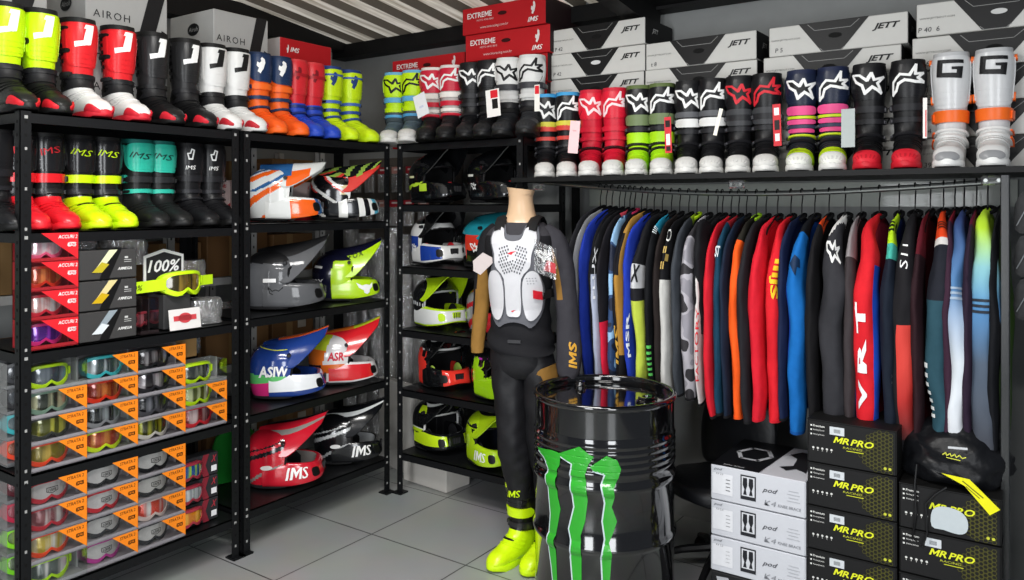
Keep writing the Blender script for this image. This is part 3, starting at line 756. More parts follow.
    for lg in S.get('logo', []):
        where, d, col, a0, e0, su, sv = lg[:7]; rot = lg[7] if len(lg) > 7 else 0
        m = mat(col, .35); mb = MB()
        if where == 'shell':
            # as read from its right side (-az): letters run towards the front
            for s_ in (-1,): decal(mb, d, m, hel_s, a0, e0, su, sv, .003, rot)
        elif where == 'chin': decal(mb, d, m, chin_s, a0, e0, su, sv, .003, rot)
        elif where == 'peak': decal(mb, d, m, lambda A, B: pkf(A, B)*np.array([-1, 1, 1]), a0, e0, su, sv, .003, rot)
        mb.build('logo', r)
    return r
G0 = lambda a, e: 0
def plain(k): return lambda *_: k
def wave(e, a, s=.1, f=.1): return e+s*a
# designs; helmets on the left rack show their right flank, azimuth negative
def patA(a, e):     # white with orange and blue slabs
    b = abs(a)
    if e > 55 and b > 70: return 2
    k = (b*.55+e) % 46
    if 8 < k < 22: return 1
    if 28 < k < 36 and e > 0: return 2
    return 0
def patB(a, e):
    b = abs(a); k = (b*.8-e*1.1) % 50
    if e > 42: return (3, 4, 1)[int((b*.5+e) % 30 > 12)+int((b*.5+e) % 30 > 22)]
    if k < 9: return 2
    if k < 15 and e > 0: return 1
    if b < 85 and -5 < e < 20: return 5
    return 0
def patGrey(a, e): return 1 if e > 42-.1*abs(a)+(abs(a) > 150)*-20 else 0
def patFox(a, e): return 0 if (abs(a) < 118-.2*max(e, 0) and e < 38) else (1 if e > -60 else 0)
def patAst(a, e):
    b = abs(a)
    if e < -26: return 4
    if e < -13+.1*(b-90): return 3
    if 46 < e < 49: return 5
    return 0
def patAst2(a, e):
    b = abs(a)
    if e < -31: return 5
    if e < -14: return 3 if b < 130 else 4
    if b > 125-.2*e: return 1 if e > 20 else 2
    return 0
def patStripe(w1, w2):
    def f(a, e):
        b = abs(a); k = e*1.0+b*.35
        if 44 < k < 44+w1 or 60 < k < 63: return 1
        if 8 < k < 8+w2: return 2
        return 0
    return f
def patFlame(a, e):
    b = abs(a); s = 12*math.sin(b*.13)+6*math.sin(e*.3)
    if b < 120+s and b > 70+s*.5 and e < 25+s: return 1
    if 30 < e < 34 and b < 100: return 2
    return 0
HG = 'motocross helmets on the left wall rack'
HE = dict(cols=['#141416', '#2c2c30'], pat=G0)
HS = {
 'A': dict(cols=['#d8dad8', '#e8601c', '#2b5c92', '#20222a'], pat=patA, trim='#e8e8e6', chin=lambda u, v: 1 if (.30 < abs(u) < .75 and (v < .1 or v > .75)) else (2 if abs(u) < .28 else 0), peak=lambda s, w: 2 if s < .45 and w < .75 else (1 if (s < .75 and w > .6 and s > .4) else 0), lift=.25, drop=.8),
 'B': dict(cols=['#101114', '#d83a34', '#e4e4e0', '#8fae4a', '#16181a', '#d9c9a0', '#58b0cc'], pat=patB, trim='#e6e6e4', chin=lambda u, v: 2 if int(abs(u)*9) % 2 else (6 if abs(u) < .35 else 0), peak=lambda s, w: (3 if (s*4+w*1.2) % 1 < .4 and w < .75 else (1 if w > .72 else 4)), lift=.8),
 'C': dict(cols=['#505154', '#121214'], pat=patGrey, gloss=.55, chin=plain(0), peak=lambda s, w: 0 if w > .62 else 1, drop=1.25, logo=[('shell', stroke2(FOXH, .14, True), '#161618', -88, -30, 15, 13), ('shell', poly2(rect2(2, 1)), '#e8e8e8', -100, -4, 13, 8)]),
 'D': dict(cols=['#b6e01a', '#121328'], pat=patFox, gloss=.25, chin=plain(0), peak=lambda s, w: 0 if w > .55 else 1, drop=1.2, lift=1.25, logo=[('peak', text2('FOX', .0, .1, L=.15, space=1.3), '#1c2424', .085, .262, .026, .030, .25), ('chin', poly2(FOXH), '#f2f2f0', -.55, .0, .16, .10), ('shell', poly2(rect2(2, 1)), '#e8e6e2', -148, 18, 11, 5), ('shell', text2('FOX', .02), '#f0f0ee', -150, -14, 12, 12)]),
 'E': dict(cols=['#1f3c84', '#e8632a', '#e4e6e8', '#5fc06a', '#d8307c', '#d9de3c'], pat=patAst, chin=lambda u, v: 2 if abs(u) > .2 and (v < .17 or v > .93) else 0, peak=lambda s, w: 1 if (w < .25 and s > .2) else 0, lift=1.1, logo=[('shell', text2('ASIW', .05, .1), '#f2f2f0', -102, -2, 18, 22)]),
 'F': dict(cols=['#dedcdc', '#c8d832', '#ef7a2a', '#e06a22', '#191c34', '#e8e8e8', '#d8242c'], pat=patAst2, chin=lambda u, v: 6 if abs(u) > .35 and (v < .14 or v > .88) else 0, peak=lambda s, w: 6 if w > .3 else (2 if s < .5 else 1), lift=1.25, logo=[('shell', text2('ASR', .05, .1), '#c8243c', -96, 6, 16, 20)]),
 'G': dict(cols=['#c41c2e', '#1a1a1e', '#8b8580'], pat=patStripe(9, 5), chin=lambda u, v: 0 if v < .3 or v > .8 else 2, peak=lambda s, w: 2 if (.45 < w < .6) else (1 if w < .15 else 0), logo=[('chin', IM, '#f4f4f2', -.62, .02, .15, .14), ('shell', poly2(ell2(1, .6)), '#e8e4e0', -104, -18, 13, 8)]),
 'H': dict(cols=['#121316', '#d4d6d6', '#a9abac'], pat=patStripe(8, 5), chin=lambda u, v: 0 if v < .3 or v > .8 else 2, peak=lambda s, w: 1 if (.4 < w < .55) else 0, logo=[('chin', IM, '#f4f4f2', -.62, .02, .15, .14), ('shell', poly2(ell2(1, .6)), '#e6e6e4', -104, -18, 13, 8)]),
 'I': dict(cols=['#0d0e10', '#1c1d20', '#b8d93a'], pat=lambda a, e: 2 if (-12 < e+.12*abs(a) < -3 and abs(a) > 60) else 0, pad='#c8242e', chin=lambda u, v: 2 if (.7 < abs(u) < .85 and v < .1) else 0, logo=[('shell', poly2(rect2(2, .8)), '#d8d8a8', -112, 2, 12, 7)]),
 'I2': dict(cols=['#0d0e10', '#1c1d20'], pat=G0, pad='#c8242e', logo=[('shell', poly2(rect2(2, .8)), '#d8d8d0', -112, 2, 12, 7), ('shell', stroke2(STAR, .15, True), '#e8e8e6', -100, -24, 11, 12)]),
 'K': dict(cols=['#dcdcda', '#111214', '#1f3f98'], pat=lambda a, e: 1 if e > 40 else (2 if (abs(a) > 78 and -30 < e < 8) else 0), pad='#c8242e', chin=lambda u, v: 2 if (.25 < abs(u) < .8 and (v < .12 or v > .9)) else 0, peak=plain(1), logo=[('shell', stroke2(STAR, .2, True), '#e8e8e6', -100, -22, 12, 14)]),
 'K2': dict(cols=['#cf3527', '#1f8594', '#141516'], pat=lambda a, e: 1 if e > 14 else (2 if abs(a) > 120 else 0), chin=plain(2), peak=plain(1), logo=[('shell', stroke2(STAR, .2, True), '#e8e8e6', -85, -16, 14, 16)]),
 'M': dict(cols=['#17181a', '#b7dd1e', '#c9cccc'], pat=lambda a, e: 2 if -20 < e-.1*abs(a) < -10 and int(abs(a)/6) % 2 else (1 if e < -34 else 0), trim='#a8abac', chin_cols=['#b7dd1e', '#dcdedc'], chin=lambda u, v: 1 if v < .12 or v > .86 else 0, peak_cols=['#b9e01a', '#16171a'], peak=lambda s, w: 0 if w > .35 or s > .7 else 1, lift=.75, grille='#b9e01a'),
 'M2': dict(cols=['#8e8f90', '#b8242c', '#dcdcdc'], pat=lambda a, e: 1 if 10 < (e+abs(a)*.4) % 40 < 22 else 0, chin=lambda u, v: 1 if abs(u) > .5 else 2, peak=lambda s, w: 1 if w > .7 else 0),
 'O': dict(cols=['#111214', '#e8382c', '#e4e4e2'], pat=patFlame, pad='#b9dc5a', trim='#111214', chin_cols=['#111214', '#e8382c'], chin=lambda u, v: 1 if abs(u) < .35 or abs(u) > .9 else 0, peak=lambda s, w: 2 if .4 < w < .55 and s < .6 else (1 if w < .3 and s > .5 else 0)),
 'P': dict(cols=['#151517', '#a8e01e', '#c23ab0'], pat=patFlame, pad='#b9dc5a', chin_cols=['#1a1a1c', '#a8e01e', '#c2468c'], chin=lambda u, v: 1 if abs(u) > .6 else (2 if v > .3 and v < .6 else 0), peak=plain(0)),
 'Q': dict(cols=['#101113', '#bfe021', '#d8dad6'], pat=lambda a, e: 1 if (abs(a) < 92 and 28 < e < 50 and abs(a) > 45) or (-20 < e < -12) else (2 if -11 < e < -9 else 0), trim='#c8c8c6', chin_cols=['#101113', '#c2e31f', '#e8e8e6'], chin=lambda u, v: 1 if (v < .1 or v > .92) and abs(u) > .15 else 0, peak=lambda s, w: 2 if .5 < w < .6 else 0, lift=.7),
 'S': dict(cols=['#b5dc1c', '#15161a'], pat=lambda a, e: 1 if (24 < e < 30 or (abs(a) < 95 and abs(a)-60 < (e+20)*.6 and e > -15 and abs(a) > 60 and e < 22 and (e+abs(a)) % 30 < 17)) else 0, trim='#15161a', chin_cols=['#b5dc1c', '#15161a'], chin=lambda u, v: 0, lining='#1c2030', peak=lambda s, w: 1 if .3 < w < .45 else 0, lift=.6, logo=[('chin', IM, '#f2f2f0', -.62, .0, .15, .12)]),
}
XH = -3.345
HR = 138
for k, u, z, rz, sc, lab in (
 ('A', 278, 1.563, 136, 1.02, 'white, orange and blue helmet beside the striped black one'),
 ('B', 338, 1.563, 138, 1.02, 'black helmet with red, green and white stripes near the corner'),
 ('C', 277, 1.113, 136, 1.1, 'matte grey helmet with black top beside the neon helmet'),
 ('D', 340, 1.113, 140, .98, 'neon yellow and navy helmet with fox head on the jaw'),
 ('E', 281, .653, 137, 1.02, 'blue helmet with white lettering and pink lower rim'),
 ('F', 337, .653, 140, 1.0, 'white, red and yellow helmet with red lettering'),
 ('G', 278, .203, 130, 1.06, 'glossy red helmet with grey stripes on the bottom shelf'),
 ('H', 342, .203, 134, 1.0, 'black and silver striped helmet on the bottom shelf')):
    helmet(lab, HG, (XH, wy(u, XH), z), R(rz), HS[k], sc)
# lettering on the flank of the neon helmet's peak sits with the helmet
CGH = 'motocross helmets on the corner rack'
for k, u, z, rz, sc, lab in (
 ('I', 433, 1.658, 80, 1.0, 'glossy black helmet with red cheek pads and a lime stripe'),
 ('I2', 493, 1.658, 76, 1.0, 'glossy black helmet with white star beside the mannequin neck'),
 ('K', 434, 1.303, 72, 1.0, 'white and blue helmet with black top, second shelf down'),
 ('K2', 488, 1.303, 84, 1.0, 'teal and red helmet half behind the mannequin shoulder'),
 ('M', 436, .943, 72, 1.0, 'black helmet with lime peak and checkered side'),
 ('M2', 492, .943, 88, .95, 'grey and red helmet behind the mannequin sleeve'),
 ('O', 441, .603, 68, 1.0, 'black helmet with red flames on a middle shelf'),
 ('P', 497, .603, 72, 1.0, 'black helmet with lime flames, behind the mannequin trousers'),
 ('Q', 436, .238, 72, 1.0, 'black and lime striped helmet on the lowest shelf'),
 ('S', 490, .238, 62, 1.0, 'bright lime helmet with white lettering on the lowest shelf')):
    Y = 3.54 if k not in ('S', 'P') else 3.50
    helmet(lab, CGH, (wx(u, Y), Y, z), R(rz), HS[k], sc)

# ------------------------------------------------------------------ boxed goggles
def gog_out(th, a=.094, b=.049, e=2.9):
    c, s = math.cos(th), math.sin(th)
    x = a*math.copysign(abs(c)**(2/e), c); z = b*math.copysign(abs(s)**(2/e), s)
    if z < 0: z *= 1-.42*math.exp(-(x/.017)**2); z -= .004*math.exp(-((abs(x)-.045)/.02)**2)
    return x, z
def lens_mat(c1, c2, k):
    key = ('lens', c1, c2)
    if key in MC: return MC[key]
    m = bpy.data.materials.new('lens_painted_streaks'); m.use_nodes = True
    nt = m.node_tree; b = nt.nodes['Principled BSDF']
    tc = nt.nodes.new('ShaderNodeTexCoord'); nz = nt.nodes.new('ShaderNodeTexNoise'); nz.inputs['Scale'].default_value = 26; mp = nt.nodes.new('ShaderNodeMapping'); mp.inputs['Scale'].default_value = (1, .6, .06); mp.inputs['Location'].default_value = (len(MC)*1.37, 0, 0)
    cr = nt.nodes.new('ShaderNodeValToRGB'); e = cr.color_ramp.elements
    e[0].position = .47; e[0].color = lin(c1) + (1,); e[1].position = .60; e[1].color = lin(c2) + (1,)  # vertical streaks in the colour stand in for reflections on the lens
    nt.links.new(tc.outputs['Object'], mp.inputs[0]); nt.links.new(mp.outputs[0], nz.inputs['Vector']); nt.links.new(nz.outputs['Fac'], cr.inputs[0]); nt.links.new(cr.outputs[0], b.inputs['Base Color'])
    b.inputs['Metallic'].default_value = .3; b.inputs['Roughness'].default_value = .16; b.inputs['Coat Weight'].default_value = 1
    MC[key] = m; return m
def goggles(label, group, loc, rz, frame, l1, l2, strap=None, pouch=False, sc=1, tilt=0):
    g = thing('goggles', label, 'goggles', loc, rz, group); g.scale = (sc, sc, sc); g.rotation_euler.x = tilt
    n = 40; W = lambda x: 5.2*x*x
    fm = mat(frame, .35, vary=.03)
    O = [gog_out(2*math.pi*k/n) for k in range(n)]
    I = [(x*.83, z*.69+.002) for x, z in O]; I2 = [(x*.80, z*.64+.002) for x, z in O]
    rg = [[(x*.97, W(x)+.030, z*.95) for x, z in O], [(x, W(x)+.012, z) for x, z in O], [(x*.985, W(x)-.002, z*.975) for x, z in O], [(x, W(x)-.003, z) for x, z in I], [(x, W(x)+.006, z) for x, z in I2]]
    mb = MB(); mb.grid(np.array(rg), fm, True)
    for s_ in (-1, 1): mb.box((s_*.095, W(.092)+.008, .002), (.012, .018, .034), fm, rz=s_*R(35), bev=.003)
    mb.build('frame', g, True)
    mb = MB(); rr = []
    for s_ in (1, .8, .6, .4, .2, .02): rr.append([(x*s_, W(x*s_)+.001-.003*(1-s_**2), z*s_+.002*(1-s_)) for x, z in I])
    mb.grid(np.array(rr), lens_mat(l1, l2, 0) if not pouch else mat(l1, .7, bump=.5, bscale=50), True)
    lo = mb.build('lens' if not pouch else 'cloth_pouch', g, True, sharp=60)
    if pouch:
        mb = MB(); d = join2(hundred_logo(), stroke2([(-1.9, .9), (1.9, .9), (1.9, -.5), (0, -1.1), (-1.9, -.5)], .22, True))
        mb.flat(xf2(d, .012, .0, .004), mat('#141414', .6), lambda x, z: (x, W(x)-.0095, z)); mb.build('logo', lo)
    # nose guard and foam
    mb = MB(); mb.grid(np.array([[(x*.93, W(x)+.030, z*.9) for x, z in O], [(x*.9, W(x)+.042, z*.86) for x, z in O], [(x*.82, W(x)+.042, z*.72) for x, z in O]]), mat('#1d1d1f', .9), True)
    mb.build('face_foam', g, True)
    sm = mat(strap or frame, .7)
    mb = MB(); pts = []
    for k in range(25):
        a = R(-20+220*k/24); pts.append((.086*math.cos(a), .052+.030*math.sin(a)))
    P = np.array([[(x, y, z) for x, y in pts] for z in (-.018, .018)]); Q = P*np.array([.965, .97, 1])
    mb.grid(P, sm, False); mb.grid(Q, sm, False, flip=True)
    mb.build('strap', g, True)
    return g
STRG = 'strata boxed goggles'
def gog_box(y0, y1, z, h, kind, lab, gl, S, X=-3.155, D=.125):
    """window box with its front on the rack's front plane; kind gives the card's colour and print"""
    W = y1-y0; yc = (y0+y1)/2
    b = thing('goggle_box', lab, 'box', (X-D/2, yc, z), FRONT_X, S['bg'])
    grey = mat(S.get('tray', '#a7a3a8'), .6)
    mb = MB(); mb.box((0, 0, .0015), (W, D, .003), grey); mb.box((0, D/2-.001, h/2), (W, .002, h), grey)
    for s_ in (-1, 1): mb.box((s_*(W/2-.001), D*.3, h*.5), (.002, D*.4, h), grey)
    mb.box((0, -D/2+.001, .008), (W, .002, .014), grey)
    mb.build('tray', b)
    mb = MB(); cl = CLEAR
    mb.add([(-W/2, -D/2, .003), (W/2, -D/2, .003), (W/2, -D/2, h), (-W/2, -D/2, h)], [(0, 1, 2, 3)], cl)
    mb.add([(-W/2, -D/2, h), (W/2, -D/2, h), (W/2, D/2, h), (-W/2, D/2, h)], [(0, 1, 2, 3)], cl)
    for s_ in (-1, 1): mb.add([(s_*W/2, -D/2, 0), (s_*W/2, D/2, 0), (s_*W/2, D/2, h), (s_*W/2, -D/2, h)], [(0, 1, 2, 3)], cl)
    mb.build('window', b)
    if kind:
        cm = mat(S['card'], .5); x0 = S.get('tx', -.02)*W
        mb = MB(); mb.prism([(x0, h), (W/2, h), (W/2, .05*h)], -D/2-.0015, -D/2-.0005, cm); cd = mb.build('card', b)
        mb = MB(); tm = mat(S.get('ink', '#221408'), .6); q = -D/2-.0020
        mb.flat(xf2(text2(S['word'], .008, .15, sx=.85), h*.125, W*.285, h*.86), tm, lambda x, y: (x, q, y))
        mb.flat(xf2(stroke2([(-1, .5), (1, .5), (1, -.5), (.4, -.5), (0, -.2), (-.4, -.5), (-1, -.5)], .25, True), h*.12, W*.37, h*.58), tm, lambda x, y: (x, q, y))
        mb.flat(xf2(text2('100%', .01, .2), h*.11, W*.37, h*.59), tm, lambda x, y: (x, q, y))
        mb.build('print', cd)
    return b
OR = dict(card='#f0851c', word='STRATA 2', bg='window boxes with orange corner cards')
RD = dict(card='#d8222c', word='ACCURI 2', ink='#f4f0f0', bg='window boxes with red corner cards', tx=-.25, tray='#b0262f')
NO = dict(card='#f0851c', word='STRATA 2', bg='window boxes with orange corner cards', tray='#9a9c9e')
cols = [(1.392, 1.602), (1.604, 1.812), (1.814, 2.030), (2.032, 2.240)]
rows_ = ('bottom', 'second', 'third', 'top')
W3 = ('first', 'second', 'third', 'last')
def put(ci, zi, z0, h, S, fr, l1, l2, desc, pouch=False, kind=True, strap=None, shelf='', n=4):
    y0, y1 = cols[ci]; z = z0+zi*(h+.001)
    pos = {0: 'bottom', n-1: 'top'}.get(zi, 'second' if zi == 1 else 'third')
    lab = '%s, %s of %s stack, %s' % (desc, pos, W3[ci], shelf)
    g = gog_box(y0, y1, z, h, kind, 'clear box, '+lab, lab, S)
    goggles(lab, 'boxed goggles on the left rack', (-3.155-.034-.0, (y0+y1)/2-.012, z+.05), FRONT_X+R(rng.uniform(-3, 3)), fr, l1, l2, strap, pouch, sc=.93 if not pouch else .9)
S4 = 'middle goggle shelf'; S5 = 'bottom goggle shelf'; S3 = 'upper goggle shelf'
z4 = .645; h4 = .098
DKL = ('#1c1c1e', '#b9bcbe'); CL_ = ('#5a6266', '#c9ced0')
for a in (
 (0, 3, '#bfe81a', '#3b4048', '#737c84', 'lime framed goggles', False, False), (0, 2, '#7b9a86', '#30382c', '#d9d9b0', 'grey green goggles with pale lens', False, True),
 (0, 1, '#3a3d3a', '#5c5f1c', '#d6d24a', 'dark goggles with yellow mirror lens', False, True), (0, 0, '#ee4a26', '#8a7a20', '#d9b84e', 'orange red framed goggles', False, True),
 (1, 3, '#3fb6bd', '#3c4a4c', '#c3ccd0', 'turquoise framed goggles', False, True), (1, 2, '#e2361e', '#8c2410', '#ee8a3a', 'bright red goggles with orange lens', False, True),
 (1, 1, '#8d8f92', '#232629', '#a9b0b4', 'grey goggles with smoke lens', False, True), (1, 0, '#cfee1c', '#b0361c', '#d9873a', 'lime framed goggles with red lens', False, True),
 (2, 3, '#202124', '#2a2426', '#a8a4a6', 'black goggles with smoke lens', False, True), (2, 2, '#2b2b2f', '#262024', '#c8c2c6', 'black goggles with silver lens', False, True),
 (2, 1, '#4d4d52', '#1c1d22', '#8a8c94', 'dark grey goggles', False, True), (2, 0, '#d5d2c8', '#3c3e10', '#aeb028', 'white framed goggles with olive lens', False, True)):
    put(a[0], a[1], z4, h4, OR if a[7] else NO, a[2], a[3], a[4], a[5], a[6], a[7], shelf=S4)
for a in ((3, 2, '#bfe81a', '#3a3f3c', '#b8beb0', 'lime goggles with yellow sticker', False, False), (3, 1, '#c0ea1e', '#586028', '#dfe8b0', 'lime goggles with clear lens', False, True), (3, 0, '#d4303a', '#8c3038', '#e8d0d0', 'red and white goggles', False, True)):
    put(a[0], a[1], z4, h4, OR if a[7] else NO, a[2], a[3], a[4], a[5], a[6], a[7], shelf=S4, n=3)
z5 = .195; h5 = .101
for a in (
 (0, 3, '#c22a3a', '#bdbab8', 'crimson goggles in a white pouch', True, True), (0, 2, '#c02a38', '#8c4a50', 'plain crimson goggles', False, True), (0, 1, '#e8481e', '#c8b03a', 'orange goggles with amber lens', False, True), (0, 0, '#b5e81c', '#5c6864', 'lime goggles at shelf foot', False, False),
 (1, 3, '#1e1f22', '#c9c8c6', 'black goggles in a white pouch', True, True), (1, 2, '#cc2634', '#c9c8c6', 'scarlet goggles in a white pouch', True, True), (1, 1, '#3a3c40', '#bfbfbd', 'charcoal goggles in a grey pouch', True, True), (1, 0, '#b0388c', '#b9b8b6', 'magenta goggles in a white pouch', True, True),
 (2, 3, '#1e1f22', '#c8c7c4', 'black goggles with pouch', True, True), (2, 2, '#26282c', '#bdbcb8', 'dark goggles with pouch', True, True), (2, 1, '#d8c8c0', '#e2452e', 'cream goggles with bright red lens', False, True), (2, 0, '#303236', '#c4c3c0', 'dark grey goggles with pouch', True, True)):
    put(a[0], a[1], z5, h5, OR if a[6] else NO, a[2], a[3], a[3] if a[5] else '#e8e8e4', a[4], a[5], a[6], shelf=S5)
for (z0, hh, zi, fr, l1, l2, d) in ((z4, h4, 3, '#3a3b3e', '#2a2c30', '#8c9094', 'black goggles seen through the rack end'), (z4, h4, 2, '#2a2a2c', '#3c4044', '#a4a8aa', 'smoky goggles seen through the rack end'), (z4, h4, 1, '#3fb2b8', '#4c5c60', '#b8c4c8', 'cyan goggles seen through the rack end'), (z4, h4, 0, '#ee4a2a', '#7a3a20', '#e0803c', 'orange goggles seen through the rack end'),
        (z5, h5, 3, '#5c1f28', '#3c2024', '#8c5a60', 'maroon goggles seen through the rack end'), (z5, h5, 2, '#c22a48', '#8c3040', '#e08c98', 'crimson goggles seen through the rack end'), (z5, h5, 1, '#8ee02a', '#4c6a20', '#c0dc5c', 'bright green goggles through the rack end'), (z5, h5, 0, '#7fd82a', '#4c5c40', '#a8c87c', 'leaf green goggles through the rack end')):
    pos = ('bottom', 'second', 'third', 'top')[zi]; z = z0+zi*(hh+.001)
    gog_box(1.375, 1.58, z, hh, False, 'clear box of %s, %s of back stack' % (d, pos), '', NO, X=-3.30)
    goggles('%s, %s of back stack' % (d, pos), 'boxed goggles on the left rack', (-3.335, 1.475, z+.05), FRONT_X, fr, l1, l2, sc=.93)
z3 = 1.104; h3 = .098
REDY = (1.385, 1.568)
for k, (fr, l1, l2, d) in enumerate((('#d42a7c', '#5a1c8c', '#b44ae8', 'pink goggles with purple mirror lens'), ('#c8283a', '#d8a8a4', '#ffffff', 'red goggles with pale silver lens'), ('#c8301c', '#a8401c', '#f08a4a', 'red goggles with orange mirror lens'), ('#e05a80', '#e8b8c4', '#f4e4e8', 'pink goggles with white lens'))):
    y0, y1 = REDY; z = z3+k*(h3+.012)
    lab = d+', %s of the red carded stack' % ('bottom', 'second', 'third', 'top')[k]
    gog_box(y0, y1, z, h3+.011, True, 'red carded window box holding '+d, lab, RD)
    goggles(lab, 'boxed goggles on the left rack', (-3.155-.034, (y0+y1)/2-.012, z+.052), FRONT_X, fr, l1, l2, sc=.86)

# ------------------------------------------------------------------ cartons
def carton(name, label, group, loc, rz, W, D, H, body, side=None, lid=None, decals=(), cat='box', rough=.6, slot=None, extra=None):
    """front on local -y; loc is the centre of the front edge on its base"""
    b = thing(name, label, cat, loc, rz, group)
    bm_ = mat(body, rough, bump=.05, bscale=20, vary=.04)
    MB().box((0, D/2, H/2-.001), (W-.002, D-.002, H-.004), bm_, bev=.003).build('carton_body', b)
    if side:
        sm = mat(side, rough)
        for s_ in (-1, 1): MB().box((s_*(W/2-.0005), D/2, H/2), (.002, D-.008, H-.008), sm).build('side_panel', b)
    if lid:
        mb = MB(); lm = mat(lid, rough); mb.box((0, D/2, H-.002), (W+.003, D+.003, .003), lm); mb.build('lid', b)
    for dc in decals:
        nm, d, col, cx, cz, sx, sz = dc[:7]; rot = dc[7] if len(dc) > 7 else 0; lay = dc[8] if len(dc) > 8 else 1
        mb = MB(); mb.flat(xf2(d, sx, cx, cz, rot, sz), mat(col, .45), lambda x, y, l=lay: (x, -.0006-.0006*l, y)); mb.build(nm, b)
    if slot:
        MB().prism([(slot[0]+x*slot[2], slot[1]+y*slot[3]) for x, y in ell2(1, 1, 16)], -.003, .001, mat(slot[4] if len(slot) > 4 else '#050505', .8)).build('hand_hole', b)
    if extra: extra(b, W, D, H)
    return b
def T(t, bold=.0, sh=.0, **k): return text2(t, bold, sh, L=3, **k)
BX = lambda w, h: (rect2(w, h), [(0, 1, 2), (0, 2, 3)])
# helmet cartons behind the boots on the left rack: words on the +X face, round mark on the near end
for k, (y0, y1, z, lab) in enumerate(((1.20, 1.60, 2.32, 'grey helmet carton with black slash, upper one at the left edge'), (1.20, 1.60, 2.0, 'grey helmet carton with black slash, lower one at the left edge'),
    (1.757, 2.14, 2.32, 'upper grey helmet carton reading AIROH above the red boots'), (1.757, 2.14, 2.0, 'lower grey helmet carton behind the red boots'),
    (2.388, 2.72, 2.32, 'upper grey helmet carton reading AIROH above the white boots'), (2.388, 2.72, 2.0, 'lower grey helmet carton behind the white boots'))):
    W = y1-y0
    def extra(b, W, D, H):
        q = BX(1, 1)
        mb = MB(); f = lambda x, y: (-W/2-.0015, x, y)
        d = join2(xf2(poly2(ell2(.05, .032), 1), 1, .17, H*.72)); mb.flat(d, mat('#17181a', .5), f); em = mb.build('round_emblem', b)
        mb = MB(); mb.flat(xf2(text2('Airoh', .01, .2), -.024, .17, H*.72, 0, .024), mat('#8d8e8e', .5), lambda x, y: (-W/2-.0022, x, y)); mb.build('logo', em)
    sl = [(W*.05, .0), (W*.25, .0), (W*.47, .318), (W*.27, .318)]; sl2 = [(W*.32, .0), (W*.48, .0), (W*.48, .14), (W*.42, .15)]
    carton('helmet_carton', lab, 'helmet cartons on the left rack', (-3.47, (y0+y1)/2, z), FRONT_X, W, .38, .318, '#b2b2b0', None, None,
           [('black_slash', poly2(sl, 1), '#1c1c1e', 0, 0, 1, 1), ('black_slash', poly2(sl2, 1), '#1c1c1e', 0, 0, 1, 1), ('lettering', T('AIROH', .0, 0, space=1.25), '#28282a', -W*.20, .175, .034, .034)], extra=extra)
# red boot cartons
REDC = '#c11a22'
def red_box(lab, loc, rz, W, D, H, words=True, url=True):
    dc = [('emblem', poly2(MARK, 1), '#f0e4e2', W*.36, H*.62, .022, .036), ('logo', T('IMS', .02, .3), '#f4eeec', W*.36, H*.22, .032, .026)]
    if words: dc += [('lettering', T('EXTREME', .03, 0), '#f2e8e6', -W*.28, H*.68, .030, .030), ('small_print', T('MOTO AND BIKE', .0, 0), '#e9c9c8', -W*.21, H*.48, .011, .011)]
    if url: dc += [('web_address', T('www.imsracing.com.br', .0, .1), '#ecd4d2', -W*.1, H*.2, .015, .015)]
    return carton('boot_carton', lab, 'red boot cartons', loc, rz, W, D, H, REDC, '#241518' if D > .34 else '#b3171f', None, dc, slot=(0, H*.62, .03, .011, '#3a0a0c') if words else None)
for k in range(4): red_box('red boot carton with white print, %s of the stack behind the corner boots' % ('lowest', 'second', 'third', 'topmost')[k], (wx(427, 3.64), 3.64, T2+.139*k), 0, .575, .30, .138)
for k in range(5): red_box('red boot carton, %s of the tall stack under the roof' % ('lowest', 'second', 'third', 'fourth', 'topmost')[k], (wx(463, 3.56)+.2825+(.0, .0, .01, .02, -.005)[k], 3.56, T2+.1555*k), R((0, 1, -1, 1, 0)[k]), .565, .36, .154)
def redx(b, W, D, H): pass
for k in range(2): carton('boot_carton', 'plain red carton with white end, %s one behind the blue footed boots' % ('lower', 'upper')[k], 'red boot cartons', (-3.49, 3.0, T2+.287*k), FRONT_X, .37, .30, .286, REDC, '#b9b2b0', None,
    [('logo', T('IMS', .02, .3), '#f4eeec', -.085, .225, .03, .026), ('emblem', poly2(MARK, 1), '#f4eeec', -.135, .225, .012, .024), ('small_print', T('BOOTS', 0, 0), '#dba3a4', .05, .155, .012, .012)])
